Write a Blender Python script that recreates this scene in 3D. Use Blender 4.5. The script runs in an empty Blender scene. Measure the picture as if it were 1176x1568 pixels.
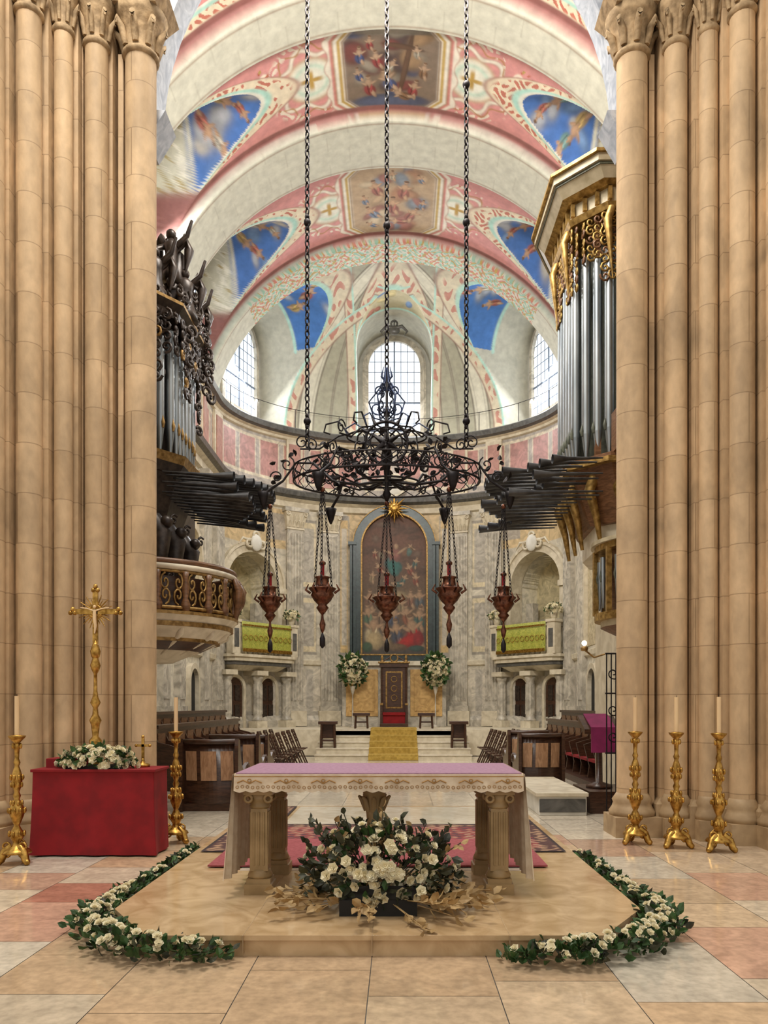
import bpy, math, random
import numpy as np
from mathutils import Vector, Matrix
random.seed(7)
pi=math.pi
rad=math.radians
scene=bpy.context.scene
scene.view_settings.view_transform='Standard'

# ---------------------------------------------------------------- materials
def nmat(name):
    m=bpy.data.materials.new(name); m.use_nodes=True
    return m,m.node_tree,m.node_tree.nodes['Principled BSDF']
def mat(name,c,rough=.5,metal=0.,c2=None,scale=5.,bump=0.,emit=0.,dist=0.,stretch=(1,1,1),coat=0.,detail=5,lo=.35,hi=.65):
    m,nt,b=nmat(name)
    b.inputs['Roughness'].default_value=rough
    b.inputs['Metallic'].default_value=metal
    if coat: b.inputs['Coat Weight'].default_value=coat
    if c2 is None: c2=tuple(x*.72 for x in c)
    tc=nt.nodes.new('ShaderNodeTexCoord'); mp=nt.nodes.new('ShaderNodeMapping')
    mp.inputs['Scale'].default_value=stretch
    nz=nt.nodes.new('ShaderNodeTexNoise'); nz.inputs['Scale'].default_value=scale
    nz.inputs['Detail'].default_value=detail; nz.inputs['Distortion'].default_value=dist
    cr=nt.nodes.new('ShaderNodeValToRGB')
    cr.color_ramp.elements[0].position=lo; cr.color_ramp.elements[1].position=hi
    cr.color_ramp.elements[0].color=(*c2,1); cr.color_ramp.elements[1].color=(*c,1)
    L=nt.links.new
    L(tc.outputs['Object'],mp.inputs['Vector']); L(mp.outputs['Vector'],nz.inputs['Vector'])
    L(nz.outputs['Fac'],cr.inputs['Fac']); L(cr.outputs['Color'],b.inputs['Base Color'])
    if bump:
        bp=nt.nodes.new('ShaderNodeBump'); bp.inputs['Strength'].default_value=bump; bp.inputs['Distance'].default_value=.02
        L(nz.outputs['Fac'],bp.inputs['Height']); L(bp.outputs['Normal'],b.inputs['Normal'])
    if emit:
        L(cr.outputs['Color'],b.inputs['Emission Color']); b.inputs['Emission Strength'].default_value=emit
    return m
def vmat(name,rough=.6,nscale=4.,lo=.78,hi=1.12,bump=0.,veins=0.,fine=0.,flo=.8):
    m,nt,b=nmat(name); b.inputs['Roughness'].default_value=rough
    L=nt.links.new
    at=nt.nodes.new('ShaderNodeAttribute'); at.attribute_name='Col'
    tc=nt.nodes.new('ShaderNodeTexCoord')
    nz=nt.nodes.new('ShaderNodeTexNoise'); nz.inputs['Scale'].default_value=nscale; nz.inputs['Detail'].default_value=7
    nz.inputs['Distortion'].default_value=veins
    mr=nt.nodes.new('ShaderNodeMapRange'); mr.inputs['From Min'].default_value=.3; mr.inputs['From Max'].default_value=.7
    mr.inputs['To Min'].default_value=lo; mr.inputs['To Max'].default_value=hi
    vm=nt.nodes.new('ShaderNodeVectorMath'); vm.operation='SCALE'
    L(tc.outputs['Object'],nz.inputs['Vector']); L(nz.outputs['Fac'],mr.inputs['Value'])
    L(at.outputs['Color'],vm.inputs[0]); L(mr.outputs['Result'],vm.inputs['Scale'])
    src=vm
    if fine:
        n2=nt.nodes.new('ShaderNodeTexNoise'); n2.inputs['Scale'].default_value=fine; n2.inputs['Detail'].default_value=4
        m2=nt.nodes.new('ShaderNodeMapRange'); m2.inputs['From Min'].default_value=.35; m2.inputs['From Max'].default_value=.6
        m2.inputs['To Min'].default_value=flo; m2.inputs['To Max'].default_value=1.05
        v2=nt.nodes.new('ShaderNodeVectorMath'); v2.operation='SCALE'
        L(tc.outputs['Object'],n2.inputs['Vector']); L(n2.outputs['Fac'],m2.inputs['Value'])
        L(vm.outputs['Vector'],v2.inputs[0]); L(m2.outputs['Result'],v2.inputs['Scale']); src=v2
    L(src.outputs['Vector'],b.inputs['Base Color'])
    if bump:
        bp=nt.nodes.new('ShaderNodeBump'); bp.inputs['Strength'].default_value=bump; bp.inputs['Distance'].default_value=.02
        L(nz.outputs['Fac'],bp.inputs['Height']); L(bp.outputs['Normal'],b.inputs['Normal'])
    return m
def blockmat(name,c,c2,mort,bw,bh,rough=.7,ms=.006):
    m,nt,b=nmat(name); b.inputs['Roughness'].default_value=rough
    L=nt.links.new
    tc=nt.nodes.new('ShaderNodeTexCoord'); sp=nt.nodes.new('ShaderNodeSeparateXYZ'); cb=nt.nodes.new('ShaderNodeCombineXYZ')
    ad=nt.nodes.new('ShaderNodeMath'); ad.operation='ADD'
    br=nt.nodes.new('ShaderNodeTexBrick'); br.inputs['Scale'].default_value=1
    br.inputs['Brick Width'].default_value=bw; br.inputs['Row Height'].default_value=bh
    br.inputs['Mortar Size'].default_value=ms; br.inputs['Color1'].default_value=(*c,1)
    br.inputs['Color2'].default_value=(*c2,1); br.inputs['Mortar'].default_value=(*mort,1)
    def nzm(scale,lo,hi,f0=.3,f1=.7,dist=0,st=(1,1,1)):
        mp=nt.nodes.new('ShaderNodeMapping'); mp.inputs['Scale'].default_value=st
        nz=nt.nodes.new('ShaderNodeTexNoise'); nz.inputs['Scale'].default_value=scale; nz.inputs['Detail'].default_value=8; nz.inputs['Distortion'].default_value=dist
        mr=nt.nodes.new('ShaderNodeMapRange'); mr.inputs['From Min'].default_value=f0; mr.inputs['From Max'].default_value=f1
        mr.inputs['To Min'].default_value=lo; mr.inputs['To Max'].default_value=hi
        L(tc.outputs['Object'],mp.inputs['Vector']); L(mp.outputs['Vector'],nz.inputs['Vector']); L(nz.outputs['Fac'],mr.inputs['Value']); return nz,mr
    nz,mr=nzm(1.5,.72,1.14,dist=1.0,st=(1,1,.6)); nz2,mr2=nzm(11,.90,1.05,.32,.62,st=(1,1,.5))
    vm=nt.nodes.new('ShaderNodeVectorMath'); vm.operation='SCALE'; v2=nt.nodes.new('ShaderNodeVectorMath'); v2.operation='SCALE'
    L(tc.outputs['Object'],sp.inputs[0]); L(sp.outputs['X'],ad.inputs[0]); L(sp.outputs['Y'],ad.inputs[1])
    L(ad.outputs[0],cb.inputs['X']); L(sp.outputs['Z'],cb.inputs['Y']); L(cb.outputs[0],br.inputs['Vector'])
    L(br.outputs['Color'],vm.inputs[0]); L(mr.outputs['Result'],vm.inputs['Scale'])
    L(vm.outputs['Vector'],v2.inputs[0]); L(mr2.outputs['Result'],v2.inputs['Scale']); L(v2.outputs['Vector'],b.inputs['Base Color'])
    bp=nt.nodes.new('ShaderNodeBump'); bp.inputs['Strength'].default_value=.35; bp.inputs['Distance'].default_value=.02
    L(nz2.outputs['Fac'],bp.inputs['Height']); L(bp.outputs['Normal'],b.inputs['Normal'])
    return m

M_pier=blockmat('pier_limestone',(.60,.425,.245),(.52,.36,.20),(.37,.25,.135),.9,.62,ms=.006)
M_pierb=mat('pier_base_stone',(.50,.36,.205),.6,c2=(.33,.225,.12),scale=4,bump=.2)
M_legst=mat('altar_leg_stone',(.44,.30,.145),.45,c2=(.29,.19,.08),scale=5,bump=.1)
M_blue=mat('bluegrey_marble',(.50,.54,.60),.4,c2=(.30,.34,.41),scale=5,dist=1.5)
M_grey=mat('grey_marble',(.62,.57,.47),.35,c2=(.33,.30,.245),scale=2.2,dist=2.,detail=8)
M_greyd=mat('dark_grey_marble',(.13,.125,.115),.35,c2=(.065,.065,.06),scale=3,dist=2)
M_yel=mat('yellow_marble',(.70,.45,.17),.35,c2=(.46,.27,.09),scale=3,dist=2)
M_pink=mat('pink_marble',(.50,.27,.22),.35,c2=(.36,.18,.15),scale=3,dist=2)
M_cream=mat('cream_stone',(.72,.65,.50),.5,c2=(.54,.47,.34),scale=4,dist=.6)
M_white=mat('white_plaster',(.76,.74,.67),.7,c2=(.62,.60,.53),scale=3)
M_plat=mat('platform_limestone',(.64,.46,.265),.12,c2=(.45,.30,.15),scale=3.5,dist=1.2,detail=9)
M_platw=mat('pale_marble_floor',(.72,.66,.54),.08,c2=(.58,.51,.39),scale=3.5,dist=1.2,detail=9)
M_gold=mat('gilding',(.62,.37,.095),.38,1.,c2=(.25,.13,.027),scale=18)
M_goldm=mat('organ_gilding',(.52,.34,.11),.45,.75,c2=(.22,.13,.035),scale=12)
M_goldd=mat('old_gilding',(.40,.25,.085),.5,.65,c2=(.17,.095,.028),scale=14)
M_wood=mat('dark_walnut',(.080,.034,.018),.32,c2=(.030,.013,.007),scale=6,stretch=(1,1,6),dist=1)
M_carv=mat('carved_ebony',(.060,.042,.032),.4,.2,c2=(.022,.015,.012),scale=12)
M_woodm=mat('oak_brown',(.21,.10,.045),.4,c2=(.10,.045,.018),scale=6,stretch=(1,1,5),dist=1)
M_woodl=mat('inlaid_wood',(.48,.28,.16),.3,c2=(.30,.16,.085),scale=5,stretch=(4,1,1),dist=1)
M_iron=mat('wrought_iron',(.022,.018,.018),.5,.6,c2=(.01,.008,.01),scale=10)
M_ironb=mat('bluish_iron',(.04,.06,.13),.45,.5,c2=(.02,.03,.06),scale=10)
M_lattice=mat('window_leading',(.22,.27,.36),.5,.2,c2=(.15,.19,.26),scale=8)
M_bronze=mat('lamp_bronze',(.20,.08,.045),.35,.8,c2=(.07,.026,.015),scale=20)
M_tin=mat('tin_pipes',(.40,.43,.44),.36,.9,c2=(.22,.25,.27),scale=3,stretch=(1,1,.3))
M_lead=mat('dark_trumpet_metal',(.12,.125,.13),.42,.8,c2=(.05,.05,.055),scale=4)
M_cloth=mat('altar_linen',(.76,.64,.48),.85,c2=(.64,.51,.36),scale=14)
M_clothp=mat('mauve_cloth',(.42,.25,.34),.85,c2=(.33,.18,.27),scale=30)
M_emb=mat('embroidery',(.46,.26,.09),.7,c2=(.32,.17,.05),scale=20)
M_red=mat('red_cloth',(.27,.004,.008),.85,c2=(.19,.002,.005),scale=5)
M_pinkc=mat('rose_mat',(.36,.09,.10),.95,c2=(.27,.06,.065),scale=30)
M_green=mat('green_gold_brocade',(.46,.44,.07),.6,c2=(.22,.26,.03),scale=16,dist=1.5)
M_run=mat('gold_runner',(.50,.34,.07),.8,c2=(.34,.22,.035),scale=12)
M_leaf=mat('leaf_green',(.05,.12,.025),.5,c2=(.015,.045,.01),scale=8)
M_leafd=mat('leaf_dark',(.055,.06,.025),.5,c2=(.02,.022,.012),scale=8)
M_dry=mat('dry_leaf_gold',(.50,.34,.15),.6,c2=(.28,.17,.065),scale=8)
M_rose=mat('white_rose',(.86,.81,.62),.6,c2=(.78,.69,.44),scale=25)
M_wax=mat('candle_wax',(.80,.58,.32),.5,c2=(.74,.52,.28),scale=3)
M_black=mat('black_slot',(.01,.009,.008),.7)
M_purple=mat('magenta_cloth',(.24,.012,.09),.8)
M_glass=mat('bright_window_glass',(.90,.95,1.),.3,c2=(.80,.90,1.),scale=1.5,emit=1.2)
M_stucco=mat('ochre_stucco',(.62,.53,.34),.85,c2=(.38,.31,.19),scale=9,bump=.4)
M_capst=mat('capital_stone',(.47,.33,.18),.8,c2=(.22,.145,.07),scale=9,bump=.8)
M_bulb=mat('lamp_glow',(1.,.85,.6),.3,emit=6)
M_greent=mat('frame_slate_teal',(.035,.055,.055),.35,.1,c2=(.018,.028,.03),scale=6,dist=1)
M_vault=vmat('painted_vault',.75,5,.86,1.10,.15)
M_wallv=vmat('veined_marble_wall',.42,2.6,.62,1.18,.05,2.)
M_canvas=vmat('oil_canvas',.6,9,.8,1.15)
M_floorv=vmat('floor_marble_tiles',.09,2.2,.80,1.14,.02,2.5,18,.86)

# ---------------------------------------------------------------- mesh builder
class MB:
    def __init__(s): s.v=[];s.f=[];s.m=[];s.sm=[];s.T=None
    def add(s,vs,fs,m=0,sm=False):
        o=len(s.v)
        if s.T is not None: vs=[tuple(s.T@Vector(v)) for v in vs]
        s.v.extend([tuple(v) for v in vs])
        for f in fs: s.f.append([i+o for i in f]); s.m.append(m); s.sm.append(sm)
    def box(s,x0,x1,y0,y1,z0,z1,m=0):
        s.add([(x0,y0,z0),(x1,y0,z0),(x1,y1,z0),(x0,y1,z0),(x0,y0,z1),(x1,y0,z1),(x1,y1,z1),(x0,y1,z1)],
              [(0,3,2,1),(4,5,6,7),(0,1,5,4),(1,2,6,5),(2,3,7,6),(3,0,4,7)],m)
    def cyl(s,p0,p1,r0,r1=None,n=12,m=0,caps=True):
        s.tube([p0,p1],[r0,r0 if r1 is None else r1],n,m,caps)
    def tube(s,pts,r,n=6,m=0,caps=True):
        pts=[Vector(p) for p in pts]; k=len(pts)
        if not isinstance(r,(list,tuple)): r=[r]*k
        vs=[];nrm=None
        for i in range(k):
            t=(pts[min(i+1,k-1)]-pts[max(i-1,0)])
            if t.length<1e-9: t=Vector((0,0,1))
            t.normalize()
            if nrm is None:
                a=Vector((0,0,1)) if abs(t.z)<.9 else Vector((1,0,0))
                nrm=t.cross(a).normalized()
            else:
                nrm=(nrm-t*nrm.dot(t))
                if nrm.length<1e-6: nrm=t.orthogonal()
                nrm.normalize()
            b=t.cross(nrm)
            for j in range(n):
                a=2*pi*j/n
                vs.append(tuple(pts[i]+(nrm*math.cos(a)+b*math.sin(a))*r[i]))
        fs=[]
        for i in range(k-1):
            for j in range(n):
                fs.append((i*n+j,i*n+(j+1)%n,(i+1)*n+(j+1)%n,(i+1)*n+j))
        s.add(vs,fs,m,True)
        if caps:
            s.add(vs[:n],[tuple(range(n))[::-1]],m); s.add(vs[-n:],[tuple(range(n))],m)
    def lathe(s,cx,cy,prof,n=20,m=0,z0=0.,sx=1.,sy=1.,sm=True):
        vs=[];fs=[];k=len(prof)
        for r,z in prof:
            for j in range(n):
                a=2*pi*j/n; vs.append((cx+r*math.cos(a)*sx,cy+r*math.sin(a)*sy,z0+z))
        for i in range(k-1):
            for j in range(n): fs.append((i*n+j,i*n+(j+1)%n,(i+1)*n+(j+1)%n,(i+1)*n+j))
        fs.append(tuple(range(n))[::-1]); fs.append(tuple(range((k-1)*n,k*n)))
        s.add(vs,fs,m,sm)
    def sph(s,c,r,n=10,m=0,sc=(1,1,1)):
        prof=[(max(1e-4,math.sin(pi*i/(n//2+2)))*1.,-math.cos(pi*i/(n//2+2))) for i in range(n//2+3)]
        vs=[];fs=[]
        for pr,pz in prof:
            for j in range(n):
                a=2*pi*j/n; vs.append((c[0]+r*pr*math.cos(a)*sc[0],c[1]+r*pr*math.sin(a)*sc[1],c[2]+r*pz*sc[2]))
        for i in range(len(prof)-1):
            for j in range(n): fs.append((i*n+j,i*n+(j+1)%n,(i+1)*n+(j+1)%n,(i+1)*n+j))
        s.add(vs,fs,m,True)
    def prism(s,poly,z0,z1,m=0,off=None):
        n=len(poly); p2=poly if off is None else off
        vs=[(x,y,z0) for x,y in poly]+[(x,y,z1) for x,y in p2]
        fs=[(i,(i+1)%n,n+(i+1)%n,n+i) for i in range(n)]+[tuple(range(n))[::-1],tuple(range(n,2*n))]
        s.add(vs,fs,m)
    def xprism(s,poly,y0,y1,m=0):
        n=len(poly)
        vs=[(x,y0,z) for x,z in poly]+[(x,y1,z) for x,z in poly]
        fs=[(i,(i+1)%n,n+(i+1)%n,n+i) for i in range(n)]+[tuple(range(n)),tuple(range(n,2*n))[::-1]]
        s.add(vs,fs,m)
    def yprism(s,poly,x0,x1,m=0):
        n=len(poly)
        vs=[(x0,y,z) for y,z in poly]+[(x1,y,z) for y,z in poly]
        fs=[(i,(i+1)%n,n+(i+1)%n,n+i) for i in range(n)]+[tuple(range(n)),tuple(range(n,2*n))[::-1]]
        s.add(vs,fs,m)
    def strip(s,inn,out,y0,y1,m=0):
        n=len(inn)
        vs=[(x,y0,z) for x,z in inn]+[(x,y0,z) for x,z in out]+[(x,y1,z) for x,z in inn]+[(x,y1,z) for x,z in out]
        fs=[]
        for i in range(n-1):
            fs+=[(i,i+1,n+i+1,n+i),(i,2*n+i,2*n+i+1,i+1),(n+i,n+i+1,3*n+i+1,3*n+i)]
        s.add(vs,fs,m)
    def torus(s,c,R,r,ax='z',n=24,k=6,m=0,sx=1,sy=1):
        pts=[]
        for i in range(n+1):
            a=2*pi*i/n; u=R*math.cos(a)*sx; v=R*math.sin(a)*sy
            pts.append({'z':(c[0]+u,c[1]+v,c[2]),'y':(c[0]+u,c[1],c[2]+v),'x':(c[0],c[1]+u,c[2]+v)}[ax])
        s.tube(pts,r,k,m,False)
    def obj(s,name,mats,bevel=0):
        me=bpy.data.meshes.new(name); me.from_pydata(s.v,[],s.f)
        for mm in mats: me.materials.append(mm)
        me.polygons.foreach_set('material_index',s.m); me.polygons.foreach_set('use_smooth',s.sm)
        me.update()
        o=bpy.data.objects.new(name,me); scene.collection.objects.link(o)
        if bevel:
            b=o.modifiers.new('bevel','BEVEL'); b.width=bevel; b.segments=2; b.limit_method='ANGLE'; b.angle_limit=rad(40)
        return o
def arcpts(hw,zs,zb,n=24,k=1.,cx=0.):
    p=[(cx-hw,zb)]
    for i in range(n+1):
        a=pi-pi*i/n; p.append((cx+hw*math.cos(a),zs+hw*math.sin(a)*k))
    p.append((cx+hw,zb)); return p
def gridmesh(name,P,C,material,smooth=True):
    nu,nv=P.shape[:2]
    idx=np.arange(nu*nv).reshape(nu,nv)
    F=np.stack([idx[:-1,:-1],idx[1:,:-1],idx[1:,1:],idx[:-1,1:]],-1).reshape(-1,4)
    me=bpy.data.meshes.new(name); me.from_pydata(P.reshape(-1,3).tolist(),[],F.tolist())
    at=me.color_attributes.new('Col','FLOAT_COLOR','POINT')
    cc=np.ones((nu*nv,4),dtype=np.float32); cc[:,:3]=np.clip(C.reshape(-1,3),0,1)
    at.data.foreach_set('color',cc.ravel())
    me.materials.append(material)
    me.polygons.foreach_set('use_smooth',[smooth]*len(F)); me.update()
    o=bpy.data.objects.new(name,me); scene.collection.objects.link(o); return o
def mix(C,mask,col):
    m=np.clip(mask,0,1)[...,None]; return C*(1-m)+np.array(col)*m
def sm(d,w=.03): return 1/(1+np.exp(np.clip(d/w,-40,40)))
def blobpaint(U,V,C,lst,h=.06):
    for cx,cy,sx,sy,an,col in lst:
        a=rad(an); du=U-cx; dv=V-cy
        x=(du*math.cos(a)+dv*math.sin(a))/sx; y=(-du*math.sin(a)+dv*math.cos(a))/sy
        d=np.sqrt(x*x+y*y)
        C=mix(C,sm(d-1,h)*.92,tuple(c*.55 for c in col)); C=mix(C,sm(np.sqrt((x+.2)**2+(y-.2)**2)-.72,.16)*.9,col)
    return C
def figure(x,y,s,a,skin,robe):
    c,n=math.cos(rad(a)),math.sin(rad(a))
    def q(u,v): return (x+(u*c-v*n)*s,y+(u*n+v*c)*s)
    out=[]
    for u,v,sx,sy,an,col in ((0,-.45,.38,.5,a+12,robe),(0,.1,.26,.36,a,skin),(.3,.15,.3,.09,a+30,skin),(-.28,.05,.28,.09,a-35,skin),(0,.62,.15,.18,a,skin),(0,.72,.16,.10,a,(.2,.11,.06)),(.2,-.8,.14,.35,a+20,skin),(-.12,-.4,.07,.38,a+5,tuple(k*.6 for k in robe)),(.1,-.35,.06,.34,a-8,tuple(min(1,k*1.5) for k in robe))):
        p=q(u,v); out.append((p[0],p[1],sx*s,sy*s,an,col))
    return out

# ---------------------------------------------------------------- room constants
A=6.2; B=4.6; YC=26.; ZC=12.2; R0=6.5; ZB=10.45
def E(t): return (A*math.cos(rad(t)),YC+B*math.sin(rad(t)))
def frame(t,z=0):
    x,y=E(t); n=Vector((math.cos(rad(t))/A,math.sin(rad(t))/B,0)).normalized()
    zz=Vector((0,0,1)); xx=n.cross(zz)
    M=Matrix.Identity(4)
    for i in range(3): M[i][0]=xx[i];M[i][1]=n[i];M[i][2]=zz[i]
    M[0][3]=x;M[1][3]=y;M[2][3]=z; return M

# ---------------------------------------------------------------- floor
def build_floor():
    rg=np.random.default_rng(3)
    pal=[(.66,.50,.33),(.63,.45,.28),(.68,.57,.42),(.56,.37,.26),(.60,.37,.26),(.66,.59,.47),(.54,.46,.36),(.46,.22,.15),(.64,.50,.35)]
    vs=[];fs=[];cols=[]
    W=.78
    for i in range(26):
        x=-10.16+i*W
        off=[0,.45,.2,.7][i%4]
        y=-6-off
        while y<27:
            h=[1.12,.72,.95][rg.integers(3)] if abs(x+.39)>1.4 else 1.0
            g=.003
            o=len(vs)
            vs+=[(x+g,y+g,0),(x+W-g,y+g,0),(x+W-g,y+h-g,0),(x+g,y+h-g,0)]
            fs.append((o,o+1,o+2,o+3))
            if y>9.5: c=np.array((.70,.62,.49))*(.86+.24*rg.random())
            else:
                c=np.array(pal[rg.integers(len(pal))])*(.88+.2*rg.random())
                if abs(x+.39)<1.2: c=np.array(pal[rg.integers(2)])*(.86+.18*rg.random())
            cols+=[c]*4
            y+=h
    me=bpy.data.meshes.new('floor'); me.from_pydata(vs,[],fs)
    at=me.color_attributes.new('Col','FLOAT_COLOR','POINT')
    cc=np.ones((len(vs),4),dtype=np.float32); cc[:,:3]=np.array(cols); at.data.foreach_set('color',cc.ravel())
    me.materials.append(M_floorv); me.update()
    o=bpy.data.objects.new('floor',me); scene.collection.objects.link(o)
    b=MB(); b.box(-10,10,-7,32,-.2,-.003,0); b.obj('floor_bed',[M_greyd])
build_floor()

# ---------------------------------------------------------------- vault
RIBS=((15.95,17.1),(19.7,21.5),(24.9,26.2))
def build_vault():
    nY,nT=720,680
    Y=np.linspace(11.0,26.02,nY)[:,None]*np.ones((1,nT)); th=np.linspace(-pi/2,pi/2,nT)[None,:]*np.ones((nY,1))
    c=np.cos(th); s_=np.sin(th)
    rib=np.zeros_like(Y)
    for a,b in RIBS:
        rib=np.maximum(rib,sm(np.abs(Y-(a+b)/2)-(b-a)/2,.012))
    R=R0-.25*rib
    d=ZC-ZB
    sb=-d*c+np.sqrt(d*d*c*c-d*d+R*R)
    sb=np.minimum(sb,A/np.maximum(np.abs(s_),1e-6))
    st=np.zeros_like(Y)
    bays=[(13.5,1.9),(18.4,1.28),(23.2,1.62)]
    zt=np.zeros_like(Y)
    for yc,w in bays:
        q=1-((Y-yc)/w)**2; ins=q>0
        z=13.3+2.85*np.sqrt(np.maximum(q,0))
        e=np.minimum(A/np.maximum(np.abs(s_),1e-6),(z-ZC)/np.maximum(c,1e-6))
        e=np.where(ins,e,0)
        st=np.maximum(st,e); zt=np.where(ins,z,zt)
    r=np.maximum(sb,st); lun=(st>sb+.01)
    X=r*s_; Z=ZC+r*c
    P=np.stack([X,Y,Z],-1)
    u=np.arctan2(X,Z-ZB)*R0; au=np.abs(u)
    C=np.ones(P.shape)*np.array((.64,.29,.28))
    C=mix(C,sm(5.6-au,.03),(.60,.59,.49))
    orn=np.sin(9*u+2.5*np.sin(7*Y))*np.sin(9*Y+2.5*np.sin(8*u))
    orn2=np.sin(17*u+2*np.sin(11*Y))*np.sin(15*Y+2*np.sin(13*u))
    orn3=np.sin(6*np.abs(u)+3.2*np.sin(5*Y))*np.sin(7*Y+3.2*np.sin(5*np.abs(u)))
    for k,(yc,w) in enumerate(bays):
        dy=Y-yc; ady=np.abs(dy)
        inb=ady<2.4
        for mx in (-1.95,1.95):
            dm=np.sqrt((u-mx)**2+(dy)**2); an=np.arctan2(dy,u-mx)
            C=mix(C,sm(np.abs(dm-.80-.12*np.sin(6*an))-.075,.015),(.40,.20,.15))
            C=mix(C,sm(np.abs(dm-.80-.12*np.sin(6*an))-.055,.015),(.80,.76,.66))
            C=mix(C,sm(np.abs(dm-.95+.1*np.sin(9*an))-.02,.01),(.42,.22,.07))
            C=mix(C,inb*sm(dm-1.15,.03)*sm(.98-dm,.03)*(orn2>.35),(.78,.74,.62))
            C=mix(C,sm(dm-.62),(.42,.30,.12)); C=mix(C,sm(dm-.58),(.80,.78,.68)); C=mix(C,sm(dm-.44),(.36,.62,.50))
            C=mix(C,sm(dm-.38),(.80,.80,.70))
            C=mix(C,sm(np.minimum(np.abs(u-mx),np.abs(dy))-.06,.01)*sm(dm-.27),(.46,.29,.06))
        band=inb*(au>2.9)*(au<5.2)
        vine=np.abs(dy-.38*np.sin(3.4*au))
        C=mix(C,band*sm(vine-.075,.012),(.40,.19,.15)); C=mix(C,band*sm(vine-.05,.012),(.82,.77,.66))
        C=mix(C,band*sm(np.abs(vine-.24-.1*np.sin(11*au))-.045,.012)*sm(ady-1.0),(.80,.74,.62))
        C=mix(C,band*(orn2>.6)*sm(vine-.42,.02),(.50,.13,.07))
        C=mix(C,band*(orn>.7)*sm(vine-.5,.02),(.48,.32,.10))
        hl=w-.12; hw_=1.0+.12*k
        pd=np.maximum(np.maximum(au-hw_,ady-hl),(au+ady-(hw_+hl)*.86)*.8)
        C=mix(C,sm(pd-.44-.06*np.sin(9*u)*np.sin(9*dy),.012),(.44,.22,.16)); C=mix(C,sm(pd-.42-.06*np.sin(9*u)*np.sin(9*dy),.012),(.80,.76,.66)); C=mix(C,sm(pd-.33,.012),(.56,.20,.18))
        C=mix(C,sm(pd-.26,.012),(.36,.24,.12)); C=mix(C,sm(pd-.23,.012),(.80,.78,.70)); C=mix(C,sm(np.abs(pd-.11)-.04,.01),(.50,.34,.09)); C=mix(C,sm(np.abs(pd-.02)-.02,.01),(.25,.14,.06))
        base=[(.42,.38,.30),(.20,.15,.11),(.46,.34,.22)][k]
        C2=np.ones(P.shape)*np.array(base)
        rg=random.Random(11+k)
        pal=[[(.5,.4,.3)],[(.08,.05,.05),(.20,.06,.05),(.32,.28,.22),(.05,.08,.18),(.34,.22,.12),(.14,.10,.07)],[(.60,.43,.27),(.38,.17,.14),(.26,.31,.37),(.48,.27,.16),(.64,.53,.37)]][k]
        C2=blobpaint(u,dy,C2,[(rg.uniform(-.9,.9),rg.uniform(-1.3,1.3),rg.uniform(.12,.34),rg.uniform(.12,.35),rg.uniform(0,180),rg.choice(pal)) for _ in range(26)],.12)
        if k==1:
            C2=blobpaint(u,dy,C2,[(.35,-.15,.07,.95,10,(.13,.07,.04)),(.28,-.62,.5,.07,10,(.13,.07,.04)),(.0,.95,.95,.2,0,(.10,.12,.20)),(.1,-1.05,.9,.12,0,(.30,.27,.22))])
            for (x,y,s,a) in ((-.1,.3,.40,20),(-.55,.45,.36,5),(.55,.55,.32,-15),(-.35,-.3,.30,10),(.2,.75,.32,60),(-.75,-.45,.28,0),(.78,0,.28,-8),(-.5,-.75,.22,0),(.0,-.1,.26,-30),(-.8,.1,.24,10),(.6,-.5,.22,5)):
                C2=blobpaint(u,-dy,C2,figure(x,-y,s,a,(.48,.33,.22),rg.choice([(.30,.05,.05),(.06,.09,.22),(.38,.35,.28),(.22,.12,.06)])))
        if k==2:
            for (x,y,s,a) in ((-.5,-.6,.42,15),(.35,-.5,.46,-10),(0,.2,.46,0),(-.65,.5,.38,30),(.6,.6,.42,-30),(.1,1.0,.32,80),(-.85,-.1,.26,10),(.9,.1,.26,-10),(0,-1.1,.24,0),(.8,-1.,.22,20),(-.7,1.1,.24,50)):
                C2=blobpaint(u,-dy,C2,figure(x,-y,s,a,(.58,.37,.23),rg.choice([(.40,.15,.12),(.20,.26,.36),(.54,.47,.34)])))
        m=sm(pd,.012)[...,None]; C=C*(1-m)+C2*m
        Fg=np.where(ady<w,Z-zt,ady-w)
        onb=(~lun)&(ady<w+.5)&(au>2.)
        C=mix(C,onb*sm(Fg-.42,.01),(.36,.16,.13)); C=mix(C,onb*sm(Fg-.39,.01),(.74,.66,.50)); C=mix(C,onb*(orn2>.3)*sm(Fg-.34,.01),(.50,.17,.12))
        C=mix(C,onb*sm(Fg-.13,.01),(.38,.66,.58)); C=mix(C,onb*sm(Fg-.05,.01),(.74,.74,.66))
        L=lun&(ady<w)
        Cl=np.ones(P.shape)*np.array((.60,.59,.48))
        Cl=mix(Cl,(np.abs(orn3)<.12),(.78,.76,.66)); Cl=mix(Cl,(orn2>.7),(.44,.36,.18))
        aX=np.abs(X)
        bl=sm(aX-5.1,.02)
        Cb=np.ones(P.shape)*np.array((.07,.18,.50))
        rg=random.Random(5+k)
        Cb=blobpaint(X+0*Y,dy,Cb,[(sg*rg.uniform(3.2,5.1),rg.uniform(-1.1,1.1),rg.uniform(.10,.34),rg.uniform(.08,.22),rg.uniform(0,180),rg.choice([(.46,.48,.52),(.20,.34,.60),(.56,.52,.44)])) for sg in (-1,1) for _ in range(14)],.22)
        for sg in (-1,1):
            for (x,y,s,a) in ((4.0,-.05,.42,60),(4.55,.5,.36,40),(4.6,-.5,.36,80),(3.6,.25,.26,30),(4.2,.75,.26,50),(4.9,.0,.28,70)):
                Cb=blobpaint(X+0*Y,dy,Cb,figure(sg*x,y,s,sg*a,(.56,.35,.22),rg.choice([(.54,.38,.15),(.46,.15,.11),(.58,.54,.46),(.20,.36,.34)])))
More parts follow.
